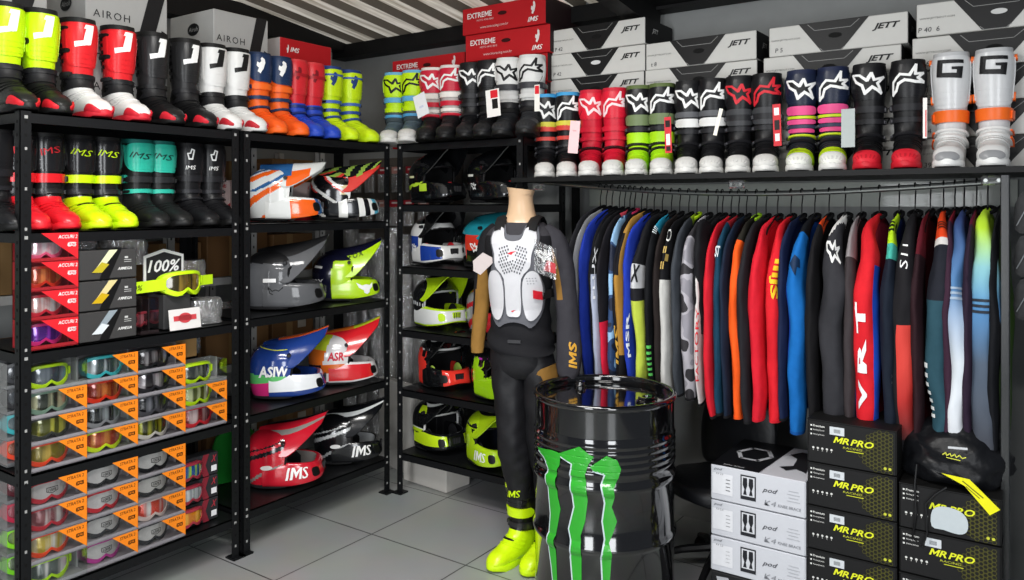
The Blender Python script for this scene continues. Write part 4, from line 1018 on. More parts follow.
# white and black boot cartons on the long shelf
def jett(lab, x0, z, Yf, W=.555, H=.135, rz=0, hand='P 42', slot='#0b0b0b', off=0):
    tz = [(-W*.30, H*1.0), (W*.20, H*1.0), (-W*.0+W*.05, .0), (-W*.14, .0)]
    tz = [(-W*.27, H*.985), (W*.24, H*.985), (W*.05, .003), (-W*.10, .003)]
    ln = stroke2([(-W*.20, H*.93), (-W*.15, H*.72), (W*.11, H*.72), (W*.17, H*.93)], .0022, L=9)
    ln2 = stroke2([(-W*.11, H*.12), (-W*.085, H*.02), (W*.04, H*.02), (W*.07, H*.12)], .0022, L=9)
    dc = [('black_wedge', poly2(tz, 1), '#101011', 0, 0, 1, 1), ('grey_line', ln, '#8e8e8c', 0, 0, 1, 1, 0, 2), ('grey_line', ln2, '#8e8e8c', 0, 0, 1, 1, 0, 2), ('logo', T('JETT', .055, .35, sx=1.4), '#1a1a1a', W*.355, H*.60, .023, .023),
          ('web_address', T('WWW.JETTBOOT.COM', .0, 0), '#6d6d6a', -W*.37, H*.52, .0085, .0075), ('pen_mark', T(hand, 0, .1), '#2a2a30', -W*.42, H*.2, .020, .020)]
    def ex(b, W, D, H):
        mb = MB(); mb.flat(xf2(T('JETT', .02, .3), .022, D*.35, H*.55), mat('#cfcfcc', .5), lambda x, y: (W/2+.0012, x, y)); mb.build('side_print', b)
    return carton('boot_carton', lab, 'white and black boot cartons on the long shelf', (x0+W/2+off, Yf, z), rz, W, .33, H, '#cdccc7', '#19191a', None, dc, slot=(0.0, H*.5, .028, .011, slot), extra=ex)
hd = ('P 40', 'P 5', 'P 41', '0 8', 'P 42', 'P 42')
ordn = ('lowest', 'second', 'third', 'fourth', 'fifth', 'topmost')
for k in range(6): jett('white carton with black wedge, %s of the stack beside the red cartons' % ordn[k], -2.255+.004*k, 1.785+.134*k, 3.60, rz=R((0, 1, -1, 0, 1, -1)[k]), hand=hd[k], slot='#d8d8d8' if k == 4 else '#0b0b0b', W=.55)
for k in range(5): jett('white carton with black wedge, %s of the second stack on the long shelf' % ordn[k if k < 4 else 5], -1.685, 1.785+.1335*k, 3.60, rz=R((0, 1, 0, 1, -1)[k]), hand=('P 39', 'P 44', 'P 43', 'P 4', 't 8')[k])
for k in range(5): jett('white carton with black wedge, %s of the stack behind the navy and pink boots' % ordn[k if k < 4 else 5], -1.075 if k == 4 else -1.10, 1.785+.1335*k, 3.60, rz=R((0, 1, 0, 0, 0)[k]), hand=('P 39', 'P 44', 'P 43', 'P 6', 'P 5')[k], W=.57)
for k in range(5): jett('white carton with black wedge, %s of the stack above the grey and orange boots' % ordn[k if k < 4 else 5], -.475 if k == 4 else -.49, 1.785+.138*k, 3.60, hand=('P 39', 'P 44', 'P 43', 'P 6', 'P 40  6')[k], W=.58, H=.137, slot='#cfcfcd' if k == 4 else '#0b0b0b')

# black and yellow cartons on the floor
HEXD = None
def hexes(W, H):
    ds = []; s = .0085; r_ = random.Random(3)
    for i in range(15):
        for j in range(18):
            x = W*.03+i*s*1.5; z = .012+j*s*1.732+(i % 2)*s*.866
            if x > W*.47 or z > H-.01: continue
            if (x-W*.05)/(W*.42) < abs(z/H-.45)*.95: continue
            ds.append(stroke2([(x+s*.86*math.cos(R(60*k)), z+s*.86*math.sin(R(60*k))) for k in range(6)], .0016, True, 9))
    return join2(*ds)
def mrpro(lab, x0, z, Yf, W, H, rz=0, sticker=True):
    dc = [('honeycomb', hexes(W, H), '#54521c', 0, 0, 1, 1), ('logo', T('MR PRO', .03, .3, sx=1.25), '#dbe02a', W*.03, H*.60, .0235, .0235, 0, 2), ('small_print', T('RACING', .0, .1, sx=1.6), '#b9bc3a', W*.02, H*.455, .008, .008, 0, 2),
          ('underline', BX(1, 1), '#c9cd2a', W*.05, H*.39, .06, .0025, 0, 2)]
    for k in range(3): dc.append(('tick_line', join2(xf2(BX(1, 1), .006, -.455*W, 0), xf2(T('Premium' if k == 0 else 'Racing boots', .02 if k == 0 else 0, 0), .0085 if k == 0 else .0055, -.365*W, 0)), '#dcdcd8', 0, H*(.86-.10*k), 1, 1))
    for k in range(5): dc.append(('pictogram', join2(xf2((ell2(1, 1, 10), [(0, i, i+1) for i in range(1, 9)]), .0042, 0, .008), xf2(BX(.5, 1), .004, 0, 0)), '#cfcfcb', -W*.43+.0165*k, H*.30, 1, 1))
    for k in range(2): dc.append(('yellow_dot', (ell2(1, 1, 12), [(0, i, i+1) for i in range(1, 11)]), '#c3c63a', W*.38+.016*k, H*.14, .0052, .0052, 0, 2))
    b = carton('boot_carton', lab, 'black and yellow cartons under the jerseys', (x0+W/2, Yf, z), rz, W, .46, H, '#121213', '#101010', '#101010', dc)
    if sticker:
        mb = MB(); mb.prism(rect2(.052, .030, -W*.155, H*.80), -.0022, -.0008, mat('#c9ced2', .5)); st = mb.build('barcode_sticker', b)
        mb = MB()
        for k in range(9): mb.prism(rect2(.0012, .014, -W*.155-.010+.0026*k, H*.80), -.0028, -.0023, mat('#4a4d50', .6))
        mb.build('barcode', st)
    return b
Yb = 3.14
xm = wx(807.5, Yb); Wm = wx(896.5, Yb)-xm
for k in range(5): mrpro('black carton with yellow lettering, %s of the tall middle stack' % ('lowest', 'second', 'third', 'fourth', 'topmost')[k], xm, .166*k+(.0), Yb, Wm, .165, R((0, .5, 0, -.5, 0)[k]))
xr = wx(899.5, Yb); Wr = wx(1001, Yb)-xr
for k in range(4): mrpro('black carton with yellow lettering, %s of the stack under the black bag' % ('lowest', 'second', 'third', 'topmost')[k], xr, .1625*k, Yb, Wr, .161, R((0, 0, -.5, .5)[k]), sticker=k != 3)
# white cartons with knee brace print
def pod(lab, x0, z, Yf, W, H, rz=0):
    ln = lambda x, zc, w, h, c: ('print_line', BX(w, h), c, x, zc, 1, 1)
    dc = [('logo', T('pod', .01, .4, sx=1.2), '#3b3c42', W*.14, H*.55, .020, .018), ('model_print', join2(xf2(T('K4', -.01, .2, sx=1.4), .022, -.03, 0), xf2(T('KNEE BRACE', .02, .1), .011, .045, -.002)), '#84868c', W*.22, H*.22, 1, 1),
          ('picture_frame', BX(1, 1), '#202126', -W*.09, H*.52, .062, .098), ('picture', BX(1, 1), '#c9cbd0', -W*.09, H*.55, .052, .078, 0, 2)]
    for s_ in (-1, 1): dc.append(('brace_print', poly2([(-.008, -.034), (-.003, -.012), (-.010, .006), (-.008, .034), (.008, .034), (.009, .004), (.003, -.014), (.007, -.034)], 1), '#1c1d22', -W*.09+s_*.012, H*.55, 1, 1, 0, 3))
    dc += [('logo', T('pod', .01, .4, sx=1.2), '#55575d', -W*.42, H*.88, .012, .010), ('sticker', BX(1, 1), '#d9dade', -W*.37, H*.48, .085, .085), ('sticker_print', T('K4 2.0', 0, 0), '#75777c', -W*.40, H*.76, .008, .008, 0, 2)]
    for k in range(4): dc.append(ln(-W*.31, H*(.62-.1*k), .018, .003, '#8b8d92')); dc.append(ln(W*.38, H*(.66-.09*k), .05 if k % 2 else .038, .002, '#a2a4a9'))
    return carton('knee_brace_carton', lab, 'white knee brace cartons on the floor', (x0+W/2, Yf, z), rz, W, .42, H, '#c3c5cb', '#b9bbc0', None, dc)
xp = wx(711, Yb); Wp = wx(805.5, Yb)-xp
pb = [pod('white knee brace carton, %s of its stack' % ('', 'lowest', 'middle', 'topmost')[k], xp, .146*k, Yb, Wp, .145, R((0, .5, -.5, 0)[k])) for k in range(1, 4)]
carton('knee_brace_carton', 'black carton under the three white knee brace cartons', None, (xp+Wp/2, Yb, 0), 0, Wp, .42, .145, '#1a1a1c', None, None, [('pictogram', poly2([(-.03, 0), (.02, .004), (.03, -.02), (.01, -.05), (-.02, -.04)], 1), '#a9abaf', -Wp*.36, .125, 1, 1)])
top = pb[2]
mb = MB(); z = .1445
mb.add([(-Wp/2, .002, z), (Wp*.02, .002, z), (Wp*.10, .418, z), (-Wp/2, .418, z)], [(0, 1, 2, 3)], mat('#141518', .35)); tp = mb.build('black_top_print', top)
mb = MB(); d = stroke2([(.6*.09*math.cos(R(60*k))*1.3-.075, .22+.09*math.sin(R(60*k))) for k in range(6)], .018, True, 9)
mb.flat(d, mat('#b0b3b8', .5), lambda x, y: (x, y, z+.001)); mb.flat(xf2(T('knee brace', 0, .1), .014, -.10, .025), mat('#c8cacd', .5), lambda x, y: (x, y, z+.001)); mb.build('hexagon_print', tp)
mb = MB(); mb.flat(poly2([(.055, .12), (.10, .16), (.09, .26), (.05, .30), (.085, .36), (.16, .34), (.15, .22), (.165, .10), (.12, .13), (.09, .09)], 1), mat('#1c1d20', .5), lambda x, y: (x, y, z+.001)); mb.build('brace_silhouette', top)
# right-hand stock: goggle cartons, display goggles and packs on the upper goggle shelf
def arm(lab, z, c1, c2):
    W = .235; H = .121
    dc = [('black_slash', poly2([(-.02, .0), (.018, .0), (.075, .126), (.03, .126)], 1), '#101011', -.02, 0, 1, 1), ('lens_print', poly2([(-.045, .03), (-.02, .028), (.055, .118), (.02, .118)], 1), c1, -.02, 0, 1, 1, 0, 2), ('lens_print', poly2([(-.05, .03), (-.01, .028), (.02, .06), (-.01, .07)], 1), c2, -.02, 0, 1, 1, 0, 3),
          ('logo', T('ARMEGA', .02, .3), '#e8e8e6', .065, .040, .011, .011), ('small_print', join2(BX(.014, .008), xf2(BX(.03, .002), 1, .006, -.010), xf2(BX(.03, .002), 1, .006, -.018)), '#c4c4c2', .072, .085, 1, 1)]
    return carton('goggle_carton', lab, 'dark grey goggle cartons', (-3.158, 1.692, z), FRONT_X, W, .13, H, '#3c3b3b', '#2c2b2b', None, dc)
for k, (c1, c2) in enumerate((('#8e9aa2', '#d4dade'), ('#d8c890', '#c8a418'), ('#d8dcb4', '#b8a828'))):
    arm('dark grey goggle carton with %s lens print, %s of three' % (('silver', 'gold', 'pale yellow')[k], ('bottom', 'middle', 'top')[k]), 1.104+.123*k, c1, c2)
carton('goggle_carton', 'small dark grey carton under the neon display goggles', None, (-3.20, 2.02, 1.104), FRONT_X, .13, .13, .155, '#3a3a3b')
sg = thing('shop_sign', 'white and black shield sign reading 100% on the goggle shelf', 'sign', (-3.27, 2.0, 1.355), FRONT_X)
o7 = [(-.095, -.06), (.095, -.06), (.095, .072), (0, .10), (-.095, .072)]
MB().prism(o7, 0, .006, mat('#e6e6e4', .5)).build('board', sg); MB().prism([(x*.88, z*.86) for x, z in o7], -.001, 0, mat('#2a2a2c', .5)).build('dark_field', sg)
MB().flat(xf2(text2('100%', .03, .25), .052, 0, .025), mat('#f2f2f0', .5), lambda x, y: (x, -.002, y)).build('lettering', sg)
gg = goggles('neon yellow display goggles in front of the 100% sign', None, (-3.165, 2.05, 1.305), FRONT_X+R(4), '#c6ee1a', '#3a3418', '#b8963c', '#c6ee1a', sc=1.12)
mb = MB()
st_ = [(-.27+.19*t, .06-.035*t, 0) for t in np.linspace(0, 1, 8)]; P = np.array([[(x, y, z-.01*(1-i/7)) for i, (x, y, _) in enumerate(st_)] for z in (-.022, .022)]); mb.grid(P, mat('#c6ee1a', .7), False); mb.grid(P+np.array([0, .003, 0]), mat('#c6ee1a', .7), False, flip=True)
sb = mb.build('strap_end', gg); MB().flat(xf2(T('100%', .01, .2), .02, -.20, -.006), mat('#4a5a10', .6), lambda x, y: (x, .06-.035*(x+.27)/.19-.003, y)).build('strap_print', sb)
mb = MB(); P2 = np.array([[(.085+.075*t, .045+.01*t, z) for t in np.linspace(0, 1, 6)] for z in (-.02, .02)]); mb.grid(P2, mat('#c6ee1a', .7), False); mb.build('strap_end', gg)
wc = thing('printed_card', 'white card with red goggle picture leaning on the shelf front', 'card', (-3.158, 2.03, 1.104), FRONT_X)
MB().box((0, 0, .045), (.15, .002, .09), mat('#dedad8', .5), rx=R(-8)).build('card', wc)
mb = MB(); d = join2(xf2(BX(.11, .022), 1, 0, .05), xf2(poly2(ell2(.032, .022), 1), 1, 0, .05)); mb.flat(d, mat('#c8434a', .5), lambda x, y: (x, -.002+(y-.045)*-.14*-1-.001, y)); mb.build('goggle_picture', wc)
gog_box(1.825, 1.905, 1.104, .15, False, 'red goggles behind clear film next to the dark cartons', '', dict(bg='window boxes with orange corner cards', tray='#2a2022'))
goggles('dark red goggles in a tall clear pack beside the dark cartons', None, (-3.20, 1.868, 1.165), FRONT_X+R(30), '#8c2c38', '#5c1a24', '#b46a74', sc=.62)
# tall dark window carton with three lenses, bottom shelf right
for k, (l1, l2, nm) in enumerate((('#c8761c', '#f0b040', 'amber'), ('#8c9296', '#d8dcde', 'silver'), ('#1f4a8c', '#8fb83a', 'blue'))):
    z = z5+.104*k
    c = carton('goggle_carton', 'dark carton with maroon chevrons and %s lens goggles' % nm, 'dark window cartons', (-3.158-.055, 2.137, z), FRONT_X, .20, .07, .103, '#2a2a2d', None, None,
      [('maroon_chevron', poly2([(.0, 0), (.03, 0), (.012, .05), (.03, .10), (0, .10), (-.018, .05)], 1), '#7c2430', .02, .001, 1, 1), ('label', BX(.028, .026), '#e4e4e6', .075, .03, 1, 1), ('logo', T('X', .03, .4), '#a8303c', .075, .075, .02, .03)])
    goggles('goggles with %s lens on a maroon patterned carton' % nm, None, (-3.182, 2.085, z+.052), FRONT_X, '#8c2a38' if k else '#a03440', l1, l2, sc=.8)

# ------------------------------------------------------------------ hanging jerseys
def path_surf(pts, A_, B_, plane='yz', wr=.05, ph=0., e=2.2, tw=0):
    """cloth tube: centre path pts (x,y,z), A_ half-width in the path's own plane, B_ half-width across it"""
    P = _cr(np.array([list(p)+[a, b] for p, a, b in zip(pts, A_, B_)], float)); I = np.arange(len(P))/8.
    tn = np.gradient(P[:, :3], axis=0); tn /= np.linalg.norm(tn, axis=1, keepdims=True)
    across = np.array([1., 0, 0]) if plane == 'yz' else np.array([0, -1., 0])
    nn = np.cross(np.tile(across, (len(tn), 1)), tn); nn /= np.linalg.norm(nn, axis=1, keepdims=True)
    if plane == 'yz': nn *= -1 if nn[len(nn)//2][1] > 0 else 1
    else: nn *= -1 if nn[len(nn)//2][0] > 0 else 1     # towards -x
    mx = len(pts)-1
    def f(A, T_):
        A = np.asarray(A, float); t = np.clip(T_, 0, mx)
        g = [np.interp(t, I, P[:, k]) for k in range(5)]; n = [np.interp(t, I, nn[:, k]) for k in range(3)]
        a = np.radians(A); c = np.cos(a); s = np.sin(a)
        c = np.sign(c)*np.abs(c)**(2/e); s = np.sign(s)*np.abs(s)**(2/e)
        w = 1+wr*np.sin(t*1.9+2*a+ph)+wr*.7*np.sin(t*4.3-3*a+ph*2)+wr*.6*np.sin(t*1.3+a*6+ph)+wr*.35*np.sin(t*9+a*4)
        ca = c*g[3]*w; sa = s*g[4]*w
        N_ = np.stack(n, -1); C_ = np.stack(g[:3], -1)
        return C_+N_*ca[..., None]+across*sa[..., None]
    f.sgn = -1
    return f, mx
def cloth(c): return mat(c, .78, bump=.12, bscale=35, vary=.12, spec=.25)
SLV = [((0, 0, -.082), .012, .22), ((0, -.08, -.108), .022, .32), ((0, -.155, -.150), .040, .46), ((0, -.205, -.235), .062, .72), ((0, -.230, -.355), .078, .96), ((0, -.236, -.50), .072, 1.0), ((0, -.232, -.68), .063, .95), ((0, -.224, -.82), .054, .85), ((0, -.216, -.94), .044, .72)]
JG = 'jerseys hanging on the long rail'
def jersey(lab, u, hw, S, L=1.0, Yp=3.285, yaw=0, dy=0):
    """u: where its front sleeve stands in the survey, hw: half thickness of the sleeve; S: colours"""
    x = wx(u, Yp); zr = rail_z(x); ph = rng.uniform(0, 6)
    j = thing('jersey', lab, 'jersey', (x, 3.52+dy, zr-.026), R(yaw), JG)
    body = S.get('body', S['bands'][0][1]); bm_ = body if not isinstance(body, str) else cloth(body)
    pts = [(p[0]+S.get('lean', 0)*k*.012, p[1], p[2]*(1 if k < 3 else (L if True else 1))) for k, (p, a, b) in enumerate(SLV)]
    wig = [rng.uniform(-1, 1) for _ in pts]
    pts = [(p[0]+wig[k]*hw*.28*min(1, k/3), p[1]+wig[-k]*.010*min(1, k/4), p[2]) for k, p in enumerate(pts)]
    f, mx = path_surf(pts, [a for _, a, _ in SLV], [b*hw for _, _, b in SLV], wr=.045, ph=ph)
    A = np.arange(0, 360, 15); ts = np.linspace(0, mx, 66); AA, TT = np.meshgrid(A, ts)
    ms = [(t, cloth(c) if isinstance(c, str) else c) for t, c in S['bands']]
    def mf(j_, i):
        t = ts[j_]; a = (A[i]+187) % 360-180
        tt = t + S.get('slant', 0)*math.sin(R(a))
        r = ms[0][1]
        for q, m in ms:
            if tt >= q: r = m
        for (t0, t1, a0, a1, m) in S.get('patches', []):
            if t0 <= t <= t1 and a0 <= a <= a1: r = cloth(m) if isinstance(m, str) else m
        return r
    mb = MB(); mb.loft(f(AA, TT), None, True, mf); s1 = mb.build('sleeve', j, True, sharp=80)
    mb = MB(); mb.patch(f, -180, 179.9, mx-.16, mx-.01, .0015, cloth(S.get('cuff', '#1a1a1c')) if isinstance(S.get('cuff', '#1a1a1c'), str) else S['cuff'], 20, 2); mb.build('cuff', s1, True)
    pts2 = [(p[0], -p[1], p[2]) for p in pts]
    f2, _ = path_surf(pts2, [a for _, a, _ in SLV], [b*hw*.9 for _, _, b in SLV], wr=.03, ph=ph+2)
    A2 = np.arange(0, 360, 30); AA, TT = np.meshgrid(A2, np.linspace(0, mx, 24))
    mb = MB(); mb.loft(f2(AA, TT), bm_); mb.build('sleeve', j, True, sharp=80)
    # torso
    rings = []
    for z, sy, tx in ((-.10, .07, .35), (-.125, .13, .6), (-.165, .165, .75), (-.26, .175, .85), (-.45, .178, .8), (-.65, .182, .85), (-.80, .185, .9), (-.865, .183, .85)):
        rings.append([(tx*hw*.8*math.sin(a)*(1+.12*math.sin(3*a+z*14+ph))+.004*math.sin(z*20+ph), .01+sy*math.cos(a)*(1+.02*math.sin(z*30+ph)), z*(L if z < -.2 else 1)+.012*math.sin(a*2+ph)*(1 if z < -.8 else 0)) for a in [2*math.pi*k/24 for k in range(24)]])
    mb = MB(); mb.loft(rings, bm_); mb.build('torso', j, True, sharp=80)
    MB().tube([(hw*.5*math.cos(a), .045*math.sin(a), -.080+.012*math.sin(a)) for a in np.linspace(0, 2*math.pi, 15)], .008, cloth(S.get('collar', '#151517')), 6).build('collar', j, True)
    for lg in S.get('logo', []):
        d, c, a0, t0, su, sv = lg[:6]; rot = lg[6] if len(lg) > 6 else 0
        mb = MB(); decal(mb, d, mat(c, .6), f, a0, t0, su, -sv, .003, rot); mb.build('logo', s1)
    # hanger: a thing of its own
    h = thing('clothes_hanger', 'black hanger carrying the '+S.get('hl', lab.split(',')[0]), 'hanger', (x, 3.52+dy, zr), R(yaw+rng.uniform(-3, 3)), 'black hangers on the long rail')
    hk = [(0, .016*math.cos(R(a)), .002+.016*math.sin(R(a))) for a in range(-50, 200, 20)]; hk = [(0, hk[0][1]+.002, hk[0][2]-.0)]+hk
    hk = [(0, .0, -.106), (0, .001, -.05), (0, .012, -.018)]+hk[1:]
    MB().tube(hk, .0028, BLACK, 6).build('hook', h)
    mb = MB()
    for s_ in (-1, 1): mb.tube([(0, 0, -.098), (0, s_*.07, -.118), (0, s_*.15, -.154), (0, s_*.175, -.178)], [.006, .006, .007, .007], BLACK, 6)
    mb.build('shoulder_arm', h)
    return j
RT = R(90)
camoB = camo_mat('blue_camo_cloth', '#141d33', '#24406a', '#8fb8dc', 9); camoG = camo_mat('grey_camo_cloth', '#8c8a92', '#aaa7ae', '#2a282c', 11)
fade1 = ramp_mat('blue_white_fade_cloth', [(0, '#dcdee2'), (.42, '#d4dce4'), (.72, '#4f7fb0'), (1, '#2b3f74')], z0=-1.0, z1=-.1)
fade2 = ramp_mat('neon_blue_fade_cloth', [(0, '#3c3b40'), (.42, '#4c5a6c'), (.64, '#4f87bb'), (.80, '#86bfc6'), (.95, '#c2ec34')], z0=-1.0, z1=-.1)
fadeR = ramp_mat('red_black_fade_cloth', [(0, '#19181a'), (.3, '#b5241f'), (.5, '#cf3a30')], z0=-.95, z1=-.35)
def bars(n, w, g): return join2(*[xf2(poly2(rect2(w, g), .25), 1, 0, k*g*2.1) for k in range(n)])
JS = [
 ('charcoal jersey, first beside the mannequin sleeve', 577, .020, dict(bands=[(0, '#26262a')], hl='first jersey, charcoal')),
 ('light grey jersey, squeezed beside the mannequin', 583, .013, dict(bands=[(0, '#8f9092')], body='#2a2a2e')),
 ('royal blue jersey, near the left end of the rail', 589, .017, dict(bands=[(0, '#20369a')], body='#1d2f86')),
 ('black jersey with short grey trim near the left end', 596.5, .015, dict(bands=[(0, '#151518')])),
 ('silver and black jersey with white lettering down the sleeve', 602, .016, dict(bands=[(0, '#1b1b1e'), (4.2, '#a9b0c4')], body='#141417', logo=[(text2('FLUX', .02, 0), '#e8e8ec', 25, 4.3, 26, .5, RT)])),
 ('black jersey with pink and red cuff section', 607.5, .014, dict(bands=[(0, '#d24a5c'), (1.2, '#1e1c20'), (5.6, '#d8233f')], body='#16161a')),
 ('navy jersey with light blue camouflage', 612.5, .021, dict(bands=[(0, camoB)], body=camoB, collar='#c8345c')),
 ('black jersey with gold lettering near the cuff', 619.5, .015, dict(bands=[(0, '#17161a')], logo=[(text2('IMS', .04, .2), '#c99c3c', 20, 6.3, 40, .62, RT)])),
 ('gold and black jersey', 625, .020, dict(bands=[(0, '#a87f3c'), (2.6, '#17161a'), (4.2, '#a87c36'), (6.6, '#1b1a1c')], patches=[(2.6, 4.2, 30, 180, '#a87f3c')], body='#19181b')),
 ('royal blue jersey with white lettering on the lower sleeve', 632.5, .020, dict(bands=[(0, '#223aa4')], body='#1e3390', logo=[(text2('MSR', .03, 0), '#dfe4f4', 35, 6.0, 26, .5, RT)])),
 ('black jersey with white patch and lime lower sleeve', 641, .027, dict(bands=[(0, '#1c1c1f'), (3.75, '#c9cacc'), (4.5, '#222226'), (4.9, '#b9c94a')], body='#17171a', logo=[(text2('X', .05, .2), '#1a1a1c', 15, 4.1, 40, .5)])),
 ('black jersey with teal shoulder and green stripes at the cuff', 650.5, .018, dict(bands=[(0, '#2a93b4'), (2.3, '#141518')], body='#131417', logo=[(bars(4, 1.0, .06), '#e8f2f4', 20, 2.6, 50, .8), (bars(6, 1.2, .12), '#5cc05a', 10, 7.2, 45, .8)])),
 ('dark brown jersey between the teal and white ones', 659, .019, dict(bands=[(0, '#26201f')])),
 ('black and pale grey jersey with gold checks on the upper sleeve', 668.5, .021, dict(bands=[(0, '#17171a'), (4.1, '#c2c1bd')], body='#151517', logo=[(stroke2([(math.cos(R(k*40)), math.sin(R(k*40))) for k in range(9)], .3, True), '#e6e6e2', 12, 2.6, 22, .25), (join2(BX(1, 1), xf2(BX(1, 1), 1, 1.1, -1.1), xf2(BX(1, 1), 1, 0, -2.2)), '#b99c54', 0, 3.2, 26, .24)])),
 ('slate grey jersey with lime collar', 677, .020, dict(bands=[(0, '#8fae26'), (.9, '#3c4046')], body='#2b2e33', collar='#b4dc20')),
 ('grey camouflage jersey with dark spots', 688, .030, dict(bands=[(0, '#a5a2a8'), (1.6, camoG)], body=camoG)),
 ('white jersey with red lettering down the sleeve', 698, .014, dict(bands=[(0, '#2a2a2c'), (3.6, '#cfcac8')], body='#8d8a88', logo=[(text2('FACTORY', .01, 0), '#d82a36', 15, 6.0, 34, .33, RT)])),
 ('black jersey pushed up short on its hanger', 703.5, .025, dict(bands=[(0, '#18181b')])),
 ('bright red jersey beside the teal blue one', 712.5, .022, dict(bands=[(0, '#c81f2e')], body='#8e1a24')),
 ('teal blue jersey with white letters high on the sleeve', 720.5, .021, dict(bands=[(0, '#a3242e'), (1.6, '#173c52')], body='#153547', logo=[(text2('ST', .04, 0), '#dfe6ea', 5, 3.1, 32, .42)])),
 ('navy jersey beside the orange one', 728.5, .017, dict(bands=[(0, '#1b2638')])),
 ('orange jersey with black shoulder', 739, .026, dict(bands=[(0, '#26241f'), (2.5, '#ef5a1e')], body='#c84a18', collar='#9ccc2a', cuff='#e8541c')),
 ('charcoal jersey between the orange and the red', 749, .024, dict(bands=[(0, '#232226')])),
 ('plain red jersey beside the yellow lettered one', 761, .030, dict(bands=[(0, '#cf2030')], cuff='#c41f2e')),
 ('red jersey with big yellow letters down the sleeve', 775, .033, dict(bands=[(0, '#d3212c')], cuff='#c81f2c', logo=[(text2('IIIJS', .05, 0), '#f0c022', 22, 3.9, 36, .62, R(-90))])),
 ('navy jersey next to the yellow lettered red one', 786.5, .019, dict(bands=[(0, '#1a2340')])),
 ('bright blue jersey with dark emblem on the upper sleeve', 800, .036, dict(bands=[(0, '#16181d'), (2.2, '#1766b0')], body='#164a9c', cuff='#15519a', patches=[(2.2, 8, -180, -40, '#1c46b4')], logo=[(poly2([(-1, .2), (-.2, 1), (.8, .6), (1, -.2), (.4, -.1), (.3, -1), (-.3, -.3)], .3), '#0f2a4a', 5, 3.35, 34, .3)])),
 ('black jersey with orange shoulder', 815, .024, dict(bands=[(0, '#d4481c'), (1.7, '#19181a')], body='#19181a')),
 ('charcoal jersey with white shoulder and star outline', 832, .050, dict(bands=[(0, '#dcdcda'), (1.9, '#333337')], slant=.7, body='#232326', cuff='#2a2a2d', logo=[(stroke2(STAR, .2, True), '#ececea', 8, 2.95, 40, .58)])),
 ('grey jersey half hidden behind the red and blue one', 849, .024, dict(bands=[(0, '#8c8688'), (3, '#3c3638')], body='#2a2426')),
 ('red and blue jersey with large white letters', 868, .046, dict(bands=[(0, '#d3222c')], body='#8c1f34', cuff='#1f4ab4', patches=[(3.3, 8, 40, 180, '#1f4cb8'), (6.2, 8, -180, -60, '#1f4cb8')], logo=[(text2('VRT', .05, 0, space=1.35), '#eeeef0', -8, 5.6, 36, .80, RT)])),
 ('lime shouldered jersey with black stripes and navy sleeve', 889, .028, dict(bands=[(0, '#b4de26'), (2.6, '#48b0a0'), (3.1, '#19202c')], body='#1c2f6c', logo=[(bars(3, 1.5, .12), '#17181a', 0, 2.2, 42, .8)])),
 ('black jersey with white figures and red lower panels', 906, .046, dict(bands=[(0, '#1e1d20')], body='#1b1a1d', cuff='#1c1b1e', patches=[(4.8, 7.4, -10, 100, fadeR)], logo=[(text2('HONDA', .03, 0), '#ececec', -55, 6.2, 34, .42, RT), (text2('S11', .0, .1), '#ececec', -5, 3.1, 34, .42, RT)])),
 ('maroon jersey just behind the black and red one', 922, .020, dict(bands=[(0, '#5c1a24'), (3, '#2c1a1f')])),
 ('orange shouldered jersey with dark teal sleeve', 936, .040, dict(bands=[(0, '#e2461f'), (2.55, '#d8d4d0'), (2.75, '#22242c'), (4.3, '#2c4c58')], body='#1e2c36', cuff='#21353f', logo=[(bars(3, 1.6, .08), '#3a1a14', 0, 2.2, 44, .8), (bars(7, .8, .12), '#dfe2e2', -55, 7.0, 34, .85)])),
 ('maroon and navy jersey between the orange and the white', 948, .020, dict(bands=[(0, '#7c1e2c'), (1.8, '#3a2434')])),
 ('blue to white faded jersey with pale stripes', 958, .040, dict(bands=[(0, fade1)], body=fade1, cuff='#d8dade', logo=[(bars(3, 3.2, .07), '#9fb2c6', 0, 4.3, 34, .9)])),
 ('dark plum jersey behind the two faded ones', 971, .020, dict(bands=[(0, '#5c1830'), (2, '#2c2030')])),
 ('neon, blue and charcoal faded jersey, last on the rail', 983, .052, dict(bands=[(0, fade2)], body=fade2, cuff='#3a393e', logo=[(bars(3, 3.2, .07), '#2c323c', 0, 4.5, 34, .9)])),
 ('black jersey hanging against the end post', 998, .018, dict(bands=[(0, '#3c5a20'), (.8, '#15161a')])),
]
for i, (lab, u, hw, S) in enumerate(JS):
    jersey(lab, u, hw, S, L=(.62 if 'short' in lab and 'pushed' in lab else (rng.uniform(.93, .97) if u < 700 else rng.uniform(.96, 1.0) if u < 800 else rng.uniform(1.0, 1.04))), yaw=rng.uniform(-3, 3))

